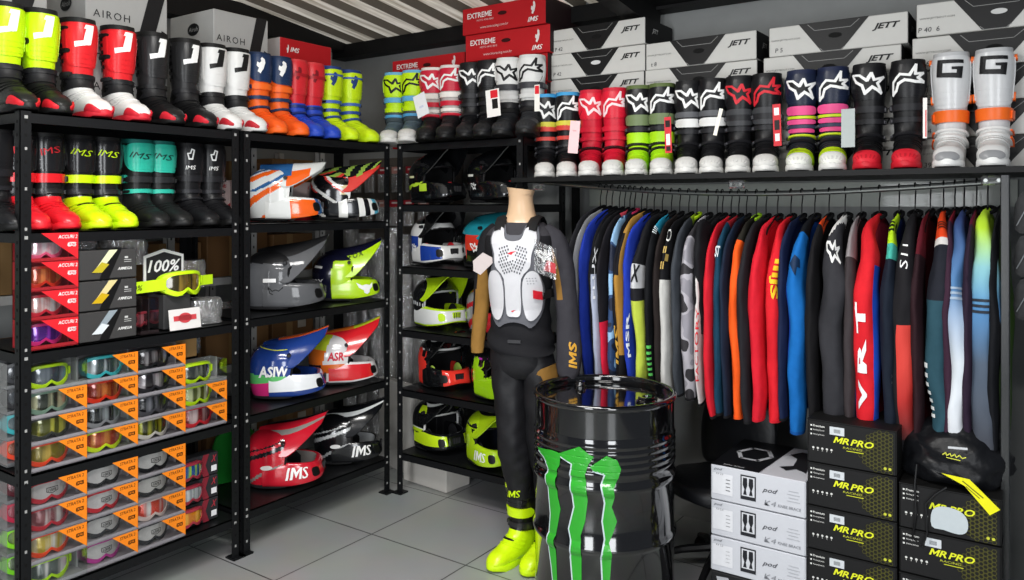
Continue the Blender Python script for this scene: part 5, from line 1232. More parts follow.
# ------------------------------------------------------------------ mannequin
MX, MY, MR = -2.044, 3.025, 20
mn = thing('mannequin', 'headless mannequin in black and gold jersey, white chest protector and black trousers', 'mannequin', (MX, MY, 0), R(MR))
skin = mat('#c9a988', .38, coat=.2, vary=.03)
TOR = [(1.00, 0, .0, .134, .108), (1.08, 0, 0, .122, .100), (1.18, 0, 0, .118, .098), (1.30, 0, -.004, .134, .114), (1.40, 0, -.006, .148, .124), (1.48, 0, 0, .154, .118), (1.525, 0, .004, .142, .098), (1.555, 0, .006, .108, .080), (1.578, 0, .008, .082, .068)]
def ringf(tab, grow=0):
    P = _cr(np.array(tab, float)); I = np.arange(len(P))/8.
    def f(A, T_):
        A = np.asarray(A, float); t = np.clip(T_, 0, len(tab)-1); g = [np.interp(t, I, P[:, k]) for k in range(5)]
        a = np.radians(A); c = np.cos(a); s = np.sin(a); e = 2.3
        c = np.sign(c)*np.abs(c)**(2/e); s = np.sign(s)*np.abs(s)**(2/e)
        return np.stack([g[1]+(g[3]+grow)*s, g[2]-(g[4]+grow)*c, g[0]], -1)
    return f
Aa = np.arange(0, 360, 10)
# body: neck and shoulders seen at the collar, one continuous shell
bd = ringf([(1.20, 0, 0, .10, .080), (1.45, 0, 0, .140, .10), (1.52, 0, .004, .128, .086), (1.56, 0, .006, .098, .072), (1.60, 0, .008, .070, .062), (1.65, 0, .004, .058, .056), (1.69, 0, 0, .056, .058), (1.725, 0, -.002, .064, .066)])
P = bd(*np.meshgrid(Aa, np.linspace(0, 7, 50))); P[-6:, :, 2] += P[-6:, :, 0]*-.12
MB().loft(P, skin).build('body', mn, True, sharp=50)
tf = ringf(TOR, .014)
ts = np.linspace(0, 7.55, 60); P = tf(*np.meshgrid(Aa, ts))
jb_, jg = cloth('#1d1d20'), cloth('#8e6a34')
for j_ in range(P.shape[0]):   # bunched cloth at the waist
    k = max(0, 1-ts[j_]/2.6); a = np.radians(Aa)
    P[j_, :, :2] *= (1+k*(.10+.05*np.sin(ts[j_]*7+2*a))[:, None]); P[j_, :, 2] -= k*.03*np.cos(a-.5)
blkn = cloth('#1b1b1e'); gyn = cloth('#3a393d')
MB().loft(P, blkn, True, lambda j, i: gyn if ts[j] > 5.6 else blkn).build('jersey_torso', mn, True, sharp=70)
# chest protector
foam = mat('#5b5c62', .8, bump=.2); plate = mat('#c6c6ca', .35, coat=.3, vary=.03); redm = mat('#c8202e', .4)
def tz(x, z):    # front of the torso at (x,z)
    zs = [q[0] for q in TOR]; t = np.interp(z, zs, np.arange(len(zs)))
    a = np.interp(z, zs, [q[3] for q in TOR])+.016; b = np.interp(z, zs, [q[4] for q in TOR])+.016; cy = np.interp(z, zs, [q[2] for q in TOR])
    return cy-b*(max(0.02, 1-min(1, abs(x)/a)**2.3))**(1/2.3)
def slab(poly, off, th, m, name, parent, sub=.02):
    poly = [(x*.76, z) for x, z in poly]
    vs, tr = poly2(poly, sub); mb = MB()
    F = [(x, tz(x, z)-off-th, z) for x, z in vs]; Bk = [(x, tz(x, z)-off, z) for x, z in vs]
    mb.add(F, tr, m); mb.add(Bk, [t[::-1] for t in tr], m)
    n = len(poly); o = len(mb.v)
    q = []
    for i in range(n):
        a, b = poly[i], poly[(i+1) % n]; K = max(1, int(math.dist(a, b)/sub))
        q += [(a[0]+(b[0]-a[0])*k/K, a[1]+(b[1]-a[1])*k/K) for k in range(K)]
    m_ = len(q); mb.v += [(x, tz(x, z)-off-th, z) for x, z in q]+[(x, tz(x, z)-off+.004, z) for x, z in q]
    k = mb.mi(m)
    for i in range(m_): mb.f.append((o+i, o+(i+1) % m_, o+m_+(i+1) % m_, o+m_+i)); mb.m.append(k)
    return mb.build(name, parent, True, sharp=35)
def mir(p): return p+[(-x, z) for x, z in p[::-1] if abs(x) > 1e-6]
def smooth2(p, n=3):
    P = np.array(p, float); out = []
    N_ = len(P)
    for i in range(N_):
        p0, p1, p2, p3 = P[i-1], P[i], P[(i+1) % N_], P[(i+2) % N_]
        for k in range(n):
            t = k/n; out.append(tuple(.5*((2*p1)+(-p0+p2)*t+(2*p0-5*p1+4*p2-p3)*t*t+(-p0+3*p1-3*p2+p3)*t**3)))
    return out
cp = bpy.data.objects.new('chest_protector', None); COL.objects.link(cp); cp.parent = mn
slab(smooth2(mir([(0, 1.515), (.045, 1.52), (.065, 1.56), (.118, 1.565), (.150, 1.50), (.125, 1.42), (.150, 1.34), (.172, 1.26), (.150, 1.15), (.10, 1.10), (.06, 1.115), (0, 1.125)])), .0, .016, foam, 'foam_base', cp)
cpl = slab(smooth2(mir([(0, 1.488), (.05, 1.50), (.068, 1.545), (.112, 1.548), (.138, 1.50), (.112, 1.43), (.105, 1.375), (.052, 1.32), (.047, 1.20), (.036, 1.155), (0, 1.15)])), .016, .010, plate, 'centre_plate', cp)
for s_ in (-1, 1):
    sp_ = slab(smooth2([(s_*x, z) for x, z in ((.062, 1.31), (.100, 1.355), (.145, 1.345), (.166, 1.28), (.155, 1.18), (.115, 1.135), (.078, 1.145), (.058, 1.21))]), .016, .012, plate, 'side_plate', cp)
    if s_ > 0:
        mb = MB(); hm = mat('#77787d', .8)
        for i in range(4):
            for j in range(3-(i > 2)):
                x, z = .085+i*.016+j*.003, 1.325-j*.012; mb.box((x*.76, tz(x*.76, z)-.0285, z), (.005, .0015, .004), hm)
        mb.build('vent_holes', sp_)
        slab([(x, z) for x, z in ((.120, 1.235), (.165, 1.225), (.165, 1.262), (.120, 1.272))], .030, .010, redm, 'red_clip', cp)
mb = MB(); hm = mat('#4b4c51', .8)
for r_ in range(9):
    for c_ in range(-5, 6):
        z = 1.475-r_*.0145-abs(c_)*.004; x = c_*.0155+(r_ % 2)*.0075
        if abs(x) > .095-.008*max(0, r_-3): continue
        if abs(x) < .022 and r_ < 5: continue
        mb.box((x*.76, tz(x*.76, z)-.0272, z), (.0055, .0014, .0085), hm)
mb.build('vent_holes', cpl)
mb = MB(); lg = poly2(FOXH, .6); mb.flat(xf2(poly2([(-1, 0), (-.2, .35), (1, .5), (.2, .1), (-.1, -.3)], 1), .022, 0, 1.435), redm, lambda x, y: (x, tz(x, y)-.0275, y)); mb.flat(xf2(poly2([(-1, 0), (-.2, .35), (1, .5), (.2, .1), (-.1, -.3)], 1), .012, 0, 1.175), redm, lambda x, y: (x, tz(x, y)-.0275, y)); mb.build('red_emblem', cpl)
bkm = mat('#101012', .7)
for s_ in (-1, 1):
    pts = [(s_*.072, tz(.072, 1.53)-.020, 1.535), (s_*.076, tz(.076, 1.55)-.012, 1.572), (s_*.080, -.035, 1.597), (s_*.084, .01, 1.600), (s_*.084, .07, 1.575), (s_*.085, .11, 1.52)]
    mb = MB(); w = .024; P = np.array([[(x-w, y, z-.004) for x, y, z in pts], [(x, y-.004, z+.004) for x, y, z in pts], [(x+w, y, z-.004) for x, y, z in pts]])
    mb.grid(P, bkm); mb.grid(P-np.array([0, -.006, .008]), bkm, flip=True); mb.build('shoulder_strap', cp, True)
mb = MB(); pts = [(.118, tz(.118, 1.245)-.012, 1.245), (.148, -.04, 1.25), (.158, .02, 1.25), (.13, .10, 1.25)]
P = np.array([[(x, y, z-.02) for x, y, z in pts], [(x, y, z+.02) for x, y, z in pts]]); mb.grid(P, bkm); mb.grid(P+np.array([.004, -.003, 0]), bkm); mb.build('waist_strap', cp)
# collar of the jersey, sleeves
MB().tube([(.086*math.sin(a), .006-.074*math.cos(a), 1.572+.020*-math.cos(a)) for a in np.linspace(0, 2*math.pi, 25)], .009, cloth('#29292c'), 6).build('collar', mn, True)
def arm_s(pts, rad, ph, **k): return path_surf(pts, rad, [r*.92 for r in rad], plane='xz', wr=.03, ph=ph, e=2.0)
fr, mr_ = arm_s([(-.105, .0, 1.53), (-.148, 0, 1.485), (-.168, 0, 1.40), (-.180, .0, 1.30), (-.188, -.005, 1.20), (-.196, -.015, 1.10), (-.200, -.03, 1.01), (-.200, -.04, .965)], [.045, .054, .048, .043, .040, .036, .032, .028], 1)
A = np.arange(0, 360, 12); t_ = np.linspace(0, mr_, 60); gold = cloth('#85622f')
MB().loft(fr(*np.meshgrid(A, t_)), None, True, lambda j, i: blkn if (t_[j] < 1.9 or (t_[j] < 4.6 and (A[i] < 75-t_[j]*8 or A[i] > 285+t_[j]*8))) else gold).build('sleeve', mn, True, sharp=80)
fl, ml = arm_s([(.105, .0, 1.53), (.150, 0, 1.49), (.178, .0, 1.42), (.200, .0, 1.32), (.215, -.005, 1.20), (.226, -.012, 1.08), (.230, -.02, .96), (.228, -.03, .885), (.224, -.035, .862)], [.045, .058, .058, .054, .052, .054, .058, .050, .036], 3)
t2 = np.linspace(0, ml, 64); gy = cloth('#36353a')
sl = MB().loft(fl(*np.meshgrid(A, t2)), None, True, lambda j, i: gold if (.3 < t2[j] < 3.7 and 40 < A[i] < 78) else gy).build('sleeve', mn, True, sharp=80)
mb = MB(); d = text2('IMS', .05, .2)
decal(mb, d, mat('#cf9a34', .5), fl, 118, 5.9, 36, -.5, .003, R(90))
mb.build('logo', sl)
# tag on the protector and the film packet on the shoulder
tg = MB().prism([(-.040, -.030), (-.01, -.048), (.042, .005), (.040, .03), (.0, .052), (-.042, .015)], 0, .0015, mat('#b9aeac', .5), lambda x, z, y: (x-.135, -.165+y+x*.3, z+1.385)).build('swing_tag', mn)
pk = MB(); Pk = np.array([[(.095+.095*i/6, -.142+.030*(i/6)**2+.006*math.sin(i*2+j), 1.50-.14*j/5-.045*i/6) for i in range(7)] for j in range(6)])
pk.grid(Pk, clear_mat('crinkled_film', .18, bump=.8, milk=.06)); pko = pk.build('film_packet', mn, True)
mb = MB(); pm = lambda x, y: (.140+x*.036, -.132+.012*x, 1.425+y*.040)
mb.flat(stroke2([(x*.9, z*.9) for x, z in STAR], .28, True), mat('#dcdcda', .5), pm); mb.prism([(.135, 1.36), (.19, 1.345), (.188, 1.39), (.15, 1.405)], -.125, -.123, mat('#b03038', .5)); mb.build('packet_print', pko)
# trousers: hips and two legs in one continuous skinned surface
def limb_rings(pts, ra, rb, n=24, ph=0):
    f, m_ = path_surf(pts, ra, rb, plane='xz', wr=.035, ph=ph, e=2.1)
    return f, m_
trm = mat('#19191c', .55, bump=.25, bscale=22, vary=.15)
mb = MB()
hp = ringf([(1.12, 0, 0, .124, .106), (1.05, 0, 0, .134, .115), (.97, 0, 0, .142, .120), (.90, 0, .002, .140, .112), (.86, 0, .004, .122, .09)])
mb.loft(hp(*np.meshgrid(Aa, np.linspace(0, 4, 24))), trm)
for s_ in (-1, 1):
    f, m_ = limb_rings([(.010+s_*.062, 0, .96), (.018+s_*.070, 0, .86), (.028+s_*.072, -.006, .74), (.038+s_*.072, -.008, .62), (.045+s_*.071, -.004, .52), (.052+s_*.070, .012, .44), (.057+s_*.070, .030, .36), (.059+s_*.070, .036, .29)], [.074, .080, .080, .078, .077, .074, .070, .066], [.100, .102, .096, .090, .088, .082, .074, .068], ph=s_)
    mb.loft(f(*np.meshgrid(Aa, np.linspace(0, m_, 60))), trm)
    if s_ < 0: leg_f = f
tr = mb.build('trousers', mn, True, sharp=70)
mb = MB(); decal(mb, text2('IMS', .01, .3), mat('#cdee12', .5), leg_f, 78, 6.5, 26, -.42, .004, R(8)); mb.build('logo', tr)
mb = MB(); mb.prism([(-.03, 1.03), (.03, 1.03), (.03, 1.045), (-.03, 1.045)], -.128, -.124, mat('#2a2a2d', .4)); mb.build('waist_tab', tr)
f, _ = limb_rings([(.072, 0, .96), (.088, 0, .86), (.100, -.006, .74), (.110, -.008, .62), (.116, -.004, .52)], [.079, .085, .085, .083, .082], [.105, .104, .096, .088, .082])
MB().patch(f, 95, 215, .55, 1.8, .004, gold, 12, 10, rnd=.3).build('gold_hip_panel', tr, True)
for s_ in (-1, 1):
    b = boot('x', None, (s_*.072, 0, 0), 0, dict(SPEC['blkneon'], straps=[(3.9, .75, '#cdee12'), (5.2, .7, '#222224')], logo=[(text2('IMS', .03, .25), '#cdee12', -15, 1.9, 28, .5, .009)]), 1.0, s_)
    for k in ('label', 'category', 'group'):
        if k in b: del b[k]
    b.name = 'worn_boot'; b.parent = mn; b.location = (.059+s_*.070, .036, 0); b.rotation_euler.z = R(3*s_)-R(24)
    for ch in list(b.children):
        for g in list(ch.children): g.parent = b

# ------------------------------------------------------------------ steel drum
dr = thing('steel_drum', 'glossy black steel drum with three green claw marks', 'drum', (-1.547, 2.906, 0), 0)
dm = mat('#0b0b0d', .10, coat=1, vary=0)
pr = [(0, .003), (.27, .003), (.288, .0), (.292, .006), (.292, .014), (.286, .02)]
def hoop(z, h=.008, w=.022): return [(.286, z-w), (.288+h*.6, z-w*.5), (.288+h, z), (.288+h*.6, z+w*.5), (.286, z+w)]
pr += hoop(.333)+hoop(.565)
for k in range(5):
    z = .622+k*.026; pr += [(.286, z-.010), (.291, z-.005), (.291, z+.005), (.286, z+.010)]
pr += [(.286, .76), (.286, .862)]
b = MB().lathe(pr, dm, 96).build('drum_shell', dr, True, sharp=50)
MB().lathe([(.284, .858), (.291, .862), (.296, .870), (.296, .878), (.291, .885), (.283, .886), (.277, .880), (.276, .870), (.276, .852)], dm, 96).build('top_rim', dr, True, sharp=60)
MB().lathe([(.277, .852), (.262, .848), (.255, .852), (.20, .853), (0.001, .853)], dm, 96).build('lid', dr, True, sharp=50)
for (x, y, r_) in ((.185, .015, .034), (-.17, .10, .022)):
    o = MB().lathe([(r_*1.25, .852), (r_*1.25, .860), (r_*1.05, .864), (r_, .866), (r_, .874), (r_*.9, .878), (r_*.55, .878), (r_*.5, .870), (.0005, .870)], dm, 24, (x, y, 0)).build('bung', dr, True, sharp=40)
CLAWS = [[(-127.6, 0.673), (-105.6, 0.689), (-97.0, 0.685), (-98.0, 0.641), (-100.6, 0.62), (-102.1, 0.583), (-100.6, 0.514), (-97.7, 0.469), (-100.6, 0.402), (-103.6, 0.34), (-102.1, 0.272), (-101.3, 0.189), (-100.6, 0.106), (-103.6, 0.015), (-106.0, 0.095), (-106.0, 0.18), (-107.7, 0.234), (-111.3, 0.313), (-108.6, 0.432), (-111.3, 0.527), (-113.2, 0.582), (-110.4, 0.614), (-116.3, 0.649), (-125.2, 0.662)],
 [(-99.1, 0.685), (-80.7, 0.727), (-72.8, 0.7), (-69.6, 0.694), (-73.7, 0.662), (-76.4, 0.622), (-75.0, 0.568), (-74.5, 0.52), (-76.4, 0.443), (-80.1, 0.385), (-79.3, 0.33), (-79.3, 0.22), (-80.7, 0.121), (-83.6, 0.021), (-85.4, 0.116), (-86.6, 0.211), (-88.1, 0.293), (-87.2, 0.349), (-89.7, 0.402), (-85.1, 0.491), (-87.2, 0.558), (-88.1, 0.613), (-86.6, 0.656), (-96.3, 0.674)],
 [(-72.8, 0.654), (-60.2, 0.7), (-52.2, 0.683), (-49.2, 0.649), (-51.3, 0.615), (-54.9, 0.574), (-54.0, 0.54), (-56.2, 0.505), (-52.2, 0.45), (-54.9, 0.41), (-58.3, 0.368), (-56.2, 0.327), (-57.5, 0.231), (-58.3, 0.149), (-61.0, 0.066), (-63.1, 0.148), (-62.9, 0.23), (-63.7, 0.312), (-61.0, 0.382), (-62.9, 0.45), (-61.0, 0.519), (-63.7, 0.587), (-61.0, 0.628), (-69.6, 0.639)]]
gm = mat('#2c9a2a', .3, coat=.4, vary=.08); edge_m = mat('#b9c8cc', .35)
prz = np.array(sorted([(z, r) for r, z in pr[3:]]))
def drf(a, z): return max(float(np.interp(z+q, prz[:, 0], prz[:, 1])) for q in (-.006, 0, .006))
for cl in CLAWS:
    mb = MB(); vs, tr_ = poly2([(a*.005, z) for a, z in cl], .007)
    fn = lambda x, z, o=.0012: ((drf(0, z)+o)*math.cos(R(x/.005)), (drf(0, z)+o)*math.sin(R(x/.005)), z)
    mb.flat((vs, tr_), gm, fn); c_ = mb.build('claw_mark', dr)
    n = len(cl); top_i = max(range(n), key=lambda i: cl[i][1]); low = min(range(n), key=lambda i: cl[i][1])
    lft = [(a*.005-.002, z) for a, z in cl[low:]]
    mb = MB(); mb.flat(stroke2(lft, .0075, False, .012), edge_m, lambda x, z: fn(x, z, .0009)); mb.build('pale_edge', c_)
# ------------------------------------------------------------------ black bag on the cartons, chair behind the drum
def blob(name, parent, rings, m, wr=.06, ph=0, fold=0):
    rr = []
    for k, (cx, cy, cz, a, b) in enumerate(rings):
        rr.append([(cx+a*math.cos(q)*(1+wr*math.sin(4*q+k*.9+ph)+wr*.6*math.sin(7*q-k*1.3)), cy+b*math.sin(q)*(1+wr*math.sin(3*q+k*1.1+ph)), cz+.010*math.sin(3*q+k)) for q in [2*math.pi*i/40 for i in range(40)]])
    P = _crr(np.array(rr))
    if fold:
        A_ = np.arange(40)*2*np.pi/40; J_ = np.arange(P.shape[0])[:, None]
        P[..., :2] *= (1+fold*np.sin(A_*9+J_*.55)*np.sin(J_*.5+A_*2)+fold*.7*np.sin(A_*5-J_*.8))[..., None]; P[..., 2] += .012*np.sin(A_*4+J_*.6)*np.sin(J_*.3)
    return MB().loft(P, m).build(name, parent, True, sharp=80)
def _crr(T_):
    n = len(T_); out = []
    for i in range(n-1):
        p0, p1, p2, p3 = T_[max(i-1, 0)], T_[i], T_[i+1], T_[min(i+2, n-1)]
        for k in range(5):
            t = k/5; out.append(.5*((2*p1)+(-p0+p2)*t+(2*p0-5*p1+4*p2-p3)*t*t+(-p0+3*p1-3*p2+p3)*t**3))
    out.append(T_[-1]); return np.array(out)
nyl = mat('#111215', .42, bump=1.0, bscale=14, vary=.2)
bg = thing('cloth_bag', 'slumped black cloth bag with yellow print on top of the cartons', 'bag', ((xr*2+Wr)/2, Yb+.19, .652))
blob('bag_body', bg, [(.0, .0, .0, .150, .15), (0, 0, .03, .178, .18), (.0, 0, .08, .175, .175), (-.005, .01, .13, .155, .15), (.0, .02, .175, .115, .11), (.0, .03, .205, .05, .05)], nyl, fold=.045)
mb = MB(); mb.prism([(-.02, .06), (.065, .055), (.155, -.03), (.125, -.055), (.05, .03)], -.212, -.2105, mat('#e3e010', .5)); yt = mb.build('yellow_tag', bg)
mb = MB(); mb.flat(join2(stroke2([(.045, .045), (.105, .0)], .004, L=9), stroke2([(.055, .028), (.095, -.004)], .003, L=9)), mat('#6d6a10', .5), lambda x, y: (x, -.2125, y)); mb.build('tag_print', yt)
mb = MB(); mb.flat(xf2(join2(stroke2([(-.05, .118), (-.035, .130), (-.03, .115), (-.012, .128), (-.006, .114), (.012, .128), (.02, .113), (.036, .126), (.05, .112), (.068, .120)], .005, L=9), stroke2([(-.03, .105), (.04, .100)], .004, L=9)), .6, .01, .045), mat('#c9cc3a', .5), lambda x, y: (x, -.168+(y-.125)*.5, y)); mb.flat(xf2(BX(.06, .007), 1, .025, .142, R(4)), mat('#b9bcc0', .5), lambda x, y: (x, -.168+(y-.125)*.5, y)); mb.build('yellow_print', bg)
MB().tube([(-.10, -.19, .07), (-.105, -.20, .0), (-.10, -.205, -.10), (-.112, -.204, -.19), (-.08, -.204, -.215), (-.065, -.204, -.16), (-.07, -.204, -.06), (-.04, -.204, -.02), (-.005, -.2, .01)], .004, BLACK, 6).build('drawstring', bg, True)
cd = thing('blank_card', 'pale blank plastic card over the yellow lettering of the top right carton', 'card', (xr+Wr*.52, Yb-.006, .55))
MB().prism(smooth2([(-.058, -.035), (-.056, .022), (-.02, .042), (.03, .035), (.052, .008), (.050, -.030), (.025, -.045), (-.02, -.040)], 3), -.002, 0, mat('#b9c2c6', .4)).build('card', cd)
ch = thing('office_chair', 'black padded office chair standing behind the drum', 'chair', (-1.27, 3.45, 0), R(-15))
lth = mat('#0f1013', .38, bump=.1)
blob('backrest', ch, [(0, .17, .42, .16, .035), (0, .17, .46, .19, .045), (0, .18, .60, .20, .05), (.0, .19, .72, .175, .045), (0, .19, .78, .12, .03)], lth, .02)
blob('seat', ch, [(.04, -.03, .36, .19, .19), (.04, -.03, .38, .22, .22), (.04, -.03, .43, .22, .22), (.04, -.03, .45, .19, .19)], lth, .01)
MB().tube([(.04, -.03, .12), (.04, -.03, .37)], .025, BLACK, 12).build('gas_column', ch)
mb = MB()
for k in range(5): mb.tube([(.04, -.03, .13), (.04+.16*math.cos(R(72*k)), -.03+.16*math.sin(R(72*k)), .10), (.04+.27*math.cos(R(72*k)), -.03+.27*math.sin(R(72*k)), .065)], [.022, .018, .014], BLACK, 8)
mb.build('star_base', ch)
for k in range(5):
    c, s_ = .04+.27*math.cos(R(72*k)), -.03+.27*math.sin(R(72*k)); MB().tube([(c-.012, s_, .028), (c+.012, s_, .028)], .028, BLACK, 14).build('caster', ch)
MB().tube([(.04, .08, .37), (.03, .20, .40), (0, .20, .55)], .016, BLACK, 8).build('back_bar', ch)

# ------------------------------------------------------------------ stock seen behind the racks
brown = '#7c5a38'
wr_ = thing('storage_rack', 'grey angle-iron rack of brown cartons against the left wall', 'rack', (-3.70, 1.35, 0), FRONT_X)
gm_ = mat('#b9b8b5', .5)
for i, y in enumerate((0, .95, 1.45, 1.95)):
    for d in (0, .38):
        mb = MB(); mb.box((y, d, .99), (.04, .004, 1.98), gm_); mb.box((y-.018, d+.018, .99), (.004, .04, 1.98), gm_)
        for k in range(30): mb.box((y, d-.0026, .07+k*.064), (.007, .0015, .014), holed)
        mb.build('post', wr_)
for z in (.30, .78, 1.26, 1.72):
    mb = MB(); mb.box((.975, .19, z-.005), (1.97, .38, .006), gm_); mb.box((.975, .001, z-.02), (1.97, .004, .04), gm_); mb.build('shelf', wr_)
BG_ = 'brown cartons on the grey rack'
k = 0
places = ('near the boots', 'behind the neon goggles', 'behind the grey helmet', 'behind the neon helmet', 'near the corner')
for zi, z in enumerate((.302, .782, 1.262, 1.722)):
    y = 1.42
    for q in range(5):
        w = (.30, .34, .36, .40, .30)[q]; h = (.22, .30, .26, .20)[zi]*(1, .85, 1, .9, .75)[(q+zi) % 5]
        c = carton('cardboard_carton', 'brown carton %s on the %s shelf of the grey rack' % (places[q], ('lowest', 'second', 'third', 'top')[zi]), BG_, (-3.71, y+w/2, z), FRONT_X+R(rng.uniform(-2, 2)), w, .30, h, ('#7c5a38', '#86633f', '#735232')[(q+zi) % 3], None, None,
            [('label', BX(.06, .05), '#b9b2a4', w*.2, h*.55, 1, 1), ('tape', BX(.045, h-.004), '#94744c', -w*.1, h/2, 1, 1)])
        y += w+.03
film = clear_mat('crinkled_film', .18, bump=.8, milk=.06); film2 = clear_mat('dense_crinkled_film', .5, bump=1.0, milk=.2, bscale=26, rough=.12)
def pack(lab, loc, rz, w, h, d, inner, group='film wrapped packs', ph=0):
    t = thing('film_pack', lab, 'pack', loc, rz, group)
    n = 28
    def rings(s, wr):
        return [[(s*w/2*math.copysign(abs(math.cos(a))**.7, math.cos(a))*(1+wr*math.sin(5*a+k*2+ph)), s*d/2*math.copysign(abs(math.sin(a))**.7, math.sin(a))*(1+wr*math.sin(4*a+k+ph))+d/2, h/2+(k/7-.5)*h*s) for a in [2*math.pi*i/n for i in range(n)]] for k in range(8)]
    MB().loft(rings(.86, .03), mat(inner, .6, bump=.4, bscale=30, vary=.35)).build('contents', t, True)
    MB().loft(rings(1, .07), film2).build('film', t, True)
    return t
pack('clear film pack of grey goods behind the red goggle boxes', (-3.30, 1.66, 1.50-.08), FRONT_X, .16, .09, .12, '#55524e')
pack('wide film pack lying above the dark goggle cartons', (-3.29, 1.86, 1.50-.11), FRONT_X, .20, .11, .14, '#8f8a80')
pack('crumpled black and silver film pack beside the printed card', (-3.20, 2.19, 1.104), FRONT_X, .17, .11, .16, '#2c2d30')
pack('film pack of pale goods behind the neon goggles', (-3.33, 2.20, 1.26), FRONT_X, .14, .13, .12, '#8a7456')
pack('long silver film pack on the lower middle shelf of the grey rack', (-3.66, 2.45, 1.02), FRONT_X, .42, .11, .12, '#5a4a38')
pack('long silver film pack on the upper shelf of the grey rack', (-3.66, 2.95, .98), FRONT_X, .36, .12, .12, '#4c443a')
pack('dark film pack under the goggle shelf board', (-3.36, 2.18, .645+.30), FRONT_X, .16, .08, .1, '#2c2c2c')
pack('black wrapped goods lying behind the dark window cartons', (-3.33, 2.10, .56), FRONT_X, .28, .06, .16, '#151517')
# carton pair above the lime goggles
carton('cardboard_carton', 'small brown carton standing on the lime goggle boxes', None, (-3.30, 2.13, .945), FRONT_X, .11, .1, .12, '#b08a5a')
for k in range(4):
    u0 = (246, 270, 300, 322)[k]
    carton('accessory_carton', 'white carton with red print behind the upper helmets, %s in the row' % ('first', 'second', 'third', 'last')[k], 'white cartons behind the upper helmets', (-3.52, 2.44+.19*k, 1.562), FRONT_X+R((0, 2, -2, 0)[k]), .17, .04, .22, '#c9b4b2', None, None, [('red_panel', poly2([(-.08, 0), (.08, 0), (.08, .10)], 1), '#a8242e', 0, .0, 1, 1), ('print', T('IMS', .02, .2), '#b02630', .04, .185, .018, .018)])
def drape(lab, x, y, z0, z1, w, ph, inner):
    t = thing('film_roll', lab, 'roll', (x, y, z0), 0, 'film wrapped rolls in the corner'); h = z1-z0
    rr = [[((w/2)*math.cos(a)*(1+.10*math.sin(5*a+k*.8+ph)+.05*math.sin(9*a-k)), (w/2.4)*math.sin(a)*(1+.10*math.sin(4*a+k*.6+ph)), h*k/14) for a in [2*math.pi*i/36 for i in range(36)]] for k in range(15)]
    P = np.array(rr); c_ = P.copy(); c_[..., 0] *= .8; c_[..., 1] *= .8; c_[..., 2] = c_[..., 2]*.97+.01
    MB().loft(c_, mat(inner, .55, bump=.6, bscale=20, vary=.4)).build('roll_core', t, True); MB().loft(P, film2).build('film', t, True)
cn = ('#7d786c', '#938d7f', '#6b6a66', '#a29c8c', '#7c766a', '#8c877b', '#68645d', '#979184')
nm = ('leftmost', 'second', 'third', 'fourth', 'fifth', 'sixth', 'seventh', 'rightmost')
for k in range(8):
    x = -3.98+.125*k; drape('tall grey film wrapped roll standing in the corner, %s of eight' % nm[k], x, 3.80+.03*(k % 2), .02+.0, 1.50-.04*(k % 3), .125, k*1.7, cn[k])
carton('cardboard_carton', 'white flat panel leaning under the corner racks', None, (-3.38, 3.62, 0), R(-14), .42, .05, .55, '#b9b7b2')
carton('accessory_carton', 'black carton with white mirrored lettering behind the corner post', None, (-3.13, 3.60, .238), 0, .18, .12, .24, '#17171a', None, None, [('logo', xf2(T('IMS', .02, .3), -.05, 0, 0, 0, .05), '#e0e0e0', 0, .19, 1, 1)])
carton('accessory_carton', 'white low carton on the floor under the corner rack', None, (-3.05, 3.50, 0), R(-5), .36, .2, .15, '#c9c5be')
for r_ in range(2):
    for q in range(6):
        x = -3.96+.125*q; z = (1.88, 1.66)[r_]
        t = thing('hanging_packet', 'clear packet with red header hanging in the corner, %s of the %s row' % (nm[q], ('upper', 'lower')[r_]), 'packet', (x, 3.84-.02*r_, z), 0, 'clear packets hanging in the corner')
        MB().box((0, 0, .0), (.09, .002, .045), mat('#a52a34' if (q+r_) % 3 else '#b9847c', .5)).build('header_card', t)
        MB().box((0, -.0016, .004), (.05, .001, .012), mat('#d8c8c4', .5)).build('print', t)
        mb = MB(); mb.box((0, 0, -.085), (.085, .018, .125), film2, bev=.006); mb.build('film', t)
        MB().box((0, 0, -.09), (.05, .01, .085), mat(('#6b4f44', '#8a6a50', '#55504c')[q % 3], .6), bev=.004).build('contents', t)
        MB().tube([(0, 0, .02), (0, .03, .03), (0, .11, .03)], .0015, mat('#8f9290', .3, metal=.9), 5).build('peg_hook', t)
pb_ = MB().box((-3.62, BW-.008, .985), (1.02, .012, 1.97), mat('#5c5650', .7)).build('pegboard'); tag(pb_, 'dark peg board behind the hanging packets in the corner', 'board')
# green tank behind the red helmet, green tube and boots stock at the far left
gt = thing('number_plate', 'green plastic plate leaning behind the red helmet', 'plate', (-3.56, 2.60, .21), FRONT_X)
MB().prism(smooth2([(-.14, 0), (-.16, .10), (-.13, .24), (-.02, .27), (.10, .22), (.15, .08), (.12, 0)], 3), 0, .012, mat('#1f7a2c', .35, coat=.3)).build('plate_sheet', gt, True)
gtb = thing('tube', 'bright green tube standing at the left edge behind the rack end', 'tube', (-3.62, 1.33, 1.105))
MB().lathe([(0, 0), (.055, 0), (.055, .15), (.058, .155), (.058, .30), (0.001, .30)], mat('#2fc42c', .45), 24).build('tube_body', gtb, True, sharp=40)
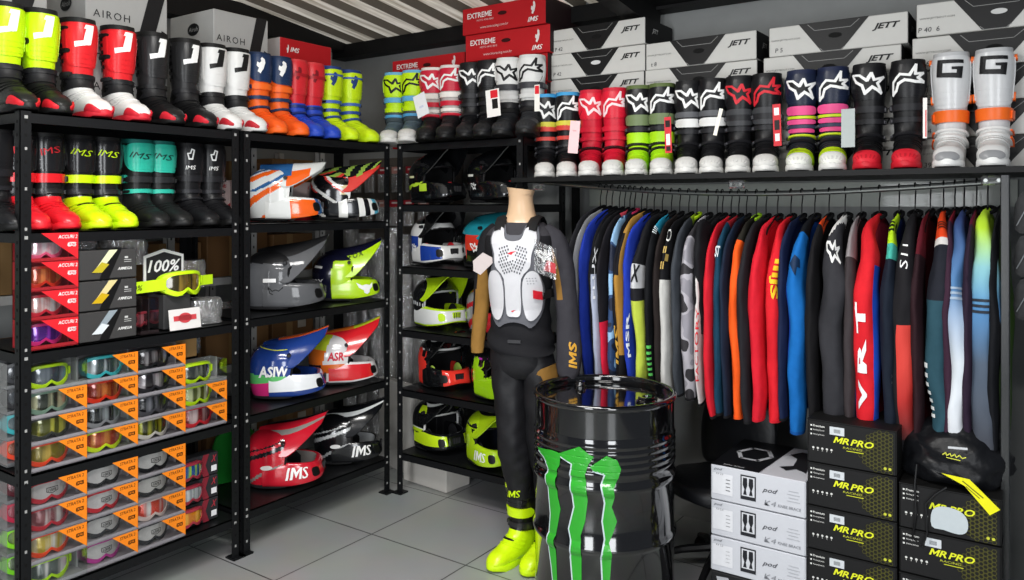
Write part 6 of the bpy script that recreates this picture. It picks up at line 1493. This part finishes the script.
# dark panel and hanging pouches right of the end post
pn_ = MB().box((.02, 3.50, .89), (.16, .03, 1.78), mat('#17191a', .3, coat=.4)).build('side_panel'); tag(pn_, 'glossy black panel right of the display shelf post', 'panel')
for k in range(3):
    t = thing('pouch', 'black folded pouch hanging right of the post, %s of three' % ('top', 'middle', 'bottom')[k], 'pouch', (-.055, 3.40, 1.56-.155*k), 0, 'black pouches right of the post')
    MB().prism(smooth2([(-.07, .0), (-.055, .13), (.06, .14), (.07, .01), (0, -.008)], 3), -.03, .03, mat('#0c0d0e', .4, bump=.2)).build('pouch_body', t, True)
    MB().tube([(-.065, -.035, .015), (-.03, -.037, .09), (.05, -.035, .12)], .0025, mat('#6c6e70', .3, metal=.6), 6).build('zip', t)

# ------------------------------------------------------------------ light and camera
def area(name, loc, rot, sx, sy, e, col=(1, 1, 1)):
    l = bpy.data.lights.new(name, 'AREA'); l.shape = 'RECTANGLE'; l.size = sx; l.size_y = sy; l.energy = e; l.color = col
    o = bpy.data.objects.new(name, l); o.location = loc; o.rotation_euler = [R(a) for a in rot]; COL.objects.link(o); return o
area('ceiling_lamp', (-1.7, 1.5, 2.85), (0, 0, 35), 1.3, .30, 58, (1, .98, .95))
area('ceiling_lamp', (-.4, .4, 2.9), (0, 0, 35), 1.3, .30, 60, (1, .98, .95))
area('unseen_daylight_pane', (-1.1, -1.75, 1.4), (90, 0, 10), 1.0, 2.2, 75, (.94, .97, 1))  # unseen daylight panes, split and placed to shape reflections on the drum
area('unseen_daylight_pane', (1.7, -1.0, 1.4), (90, 0, 50), 1.0, 2.2, 75, (.94, .97, 1))
area('added_sky_light', (-3.0, 2.4, 4.2), (0, 0, 0), 3.0, 4.0, 200, (1, .99, .97))  # lamp added above the roof to brighten the ceiling sheets
w = bpy.data.worlds.new('World'); SC.world = w; w.use_nodes = True
w.node_tree.nodes['Background'].inputs[0].default_value = (.80, .88, 1, 1); w.node_tree.nodes['Background'].inputs[1].default_value = .16
cam = bpy.data.cameras.new('camera'); co = bpy.data.objects.new('camera', cam); COL.objects.link(co)
co.location = (0, 0, 1.65); co.rotation_euler = (R(90), 0, R(34.7)); cam.sensor_width = 36; cam.lens = 36*787/1024; cam.shift_y = -85/1024
cam.clip_start = .05; SC.camera = co
SC.view_settings.view_transform = 'Standard'; SC.view_settings.look = 'None'; SC.view_settings.gamma = 1; SC.view_settings.use_curve_mapping = False
SC.view_settings.exposure = .06
SC.cycles.max_bounces = 7; SC.cycles.transparent_max_bounces = 24; SC.cycles.use_denoising = True
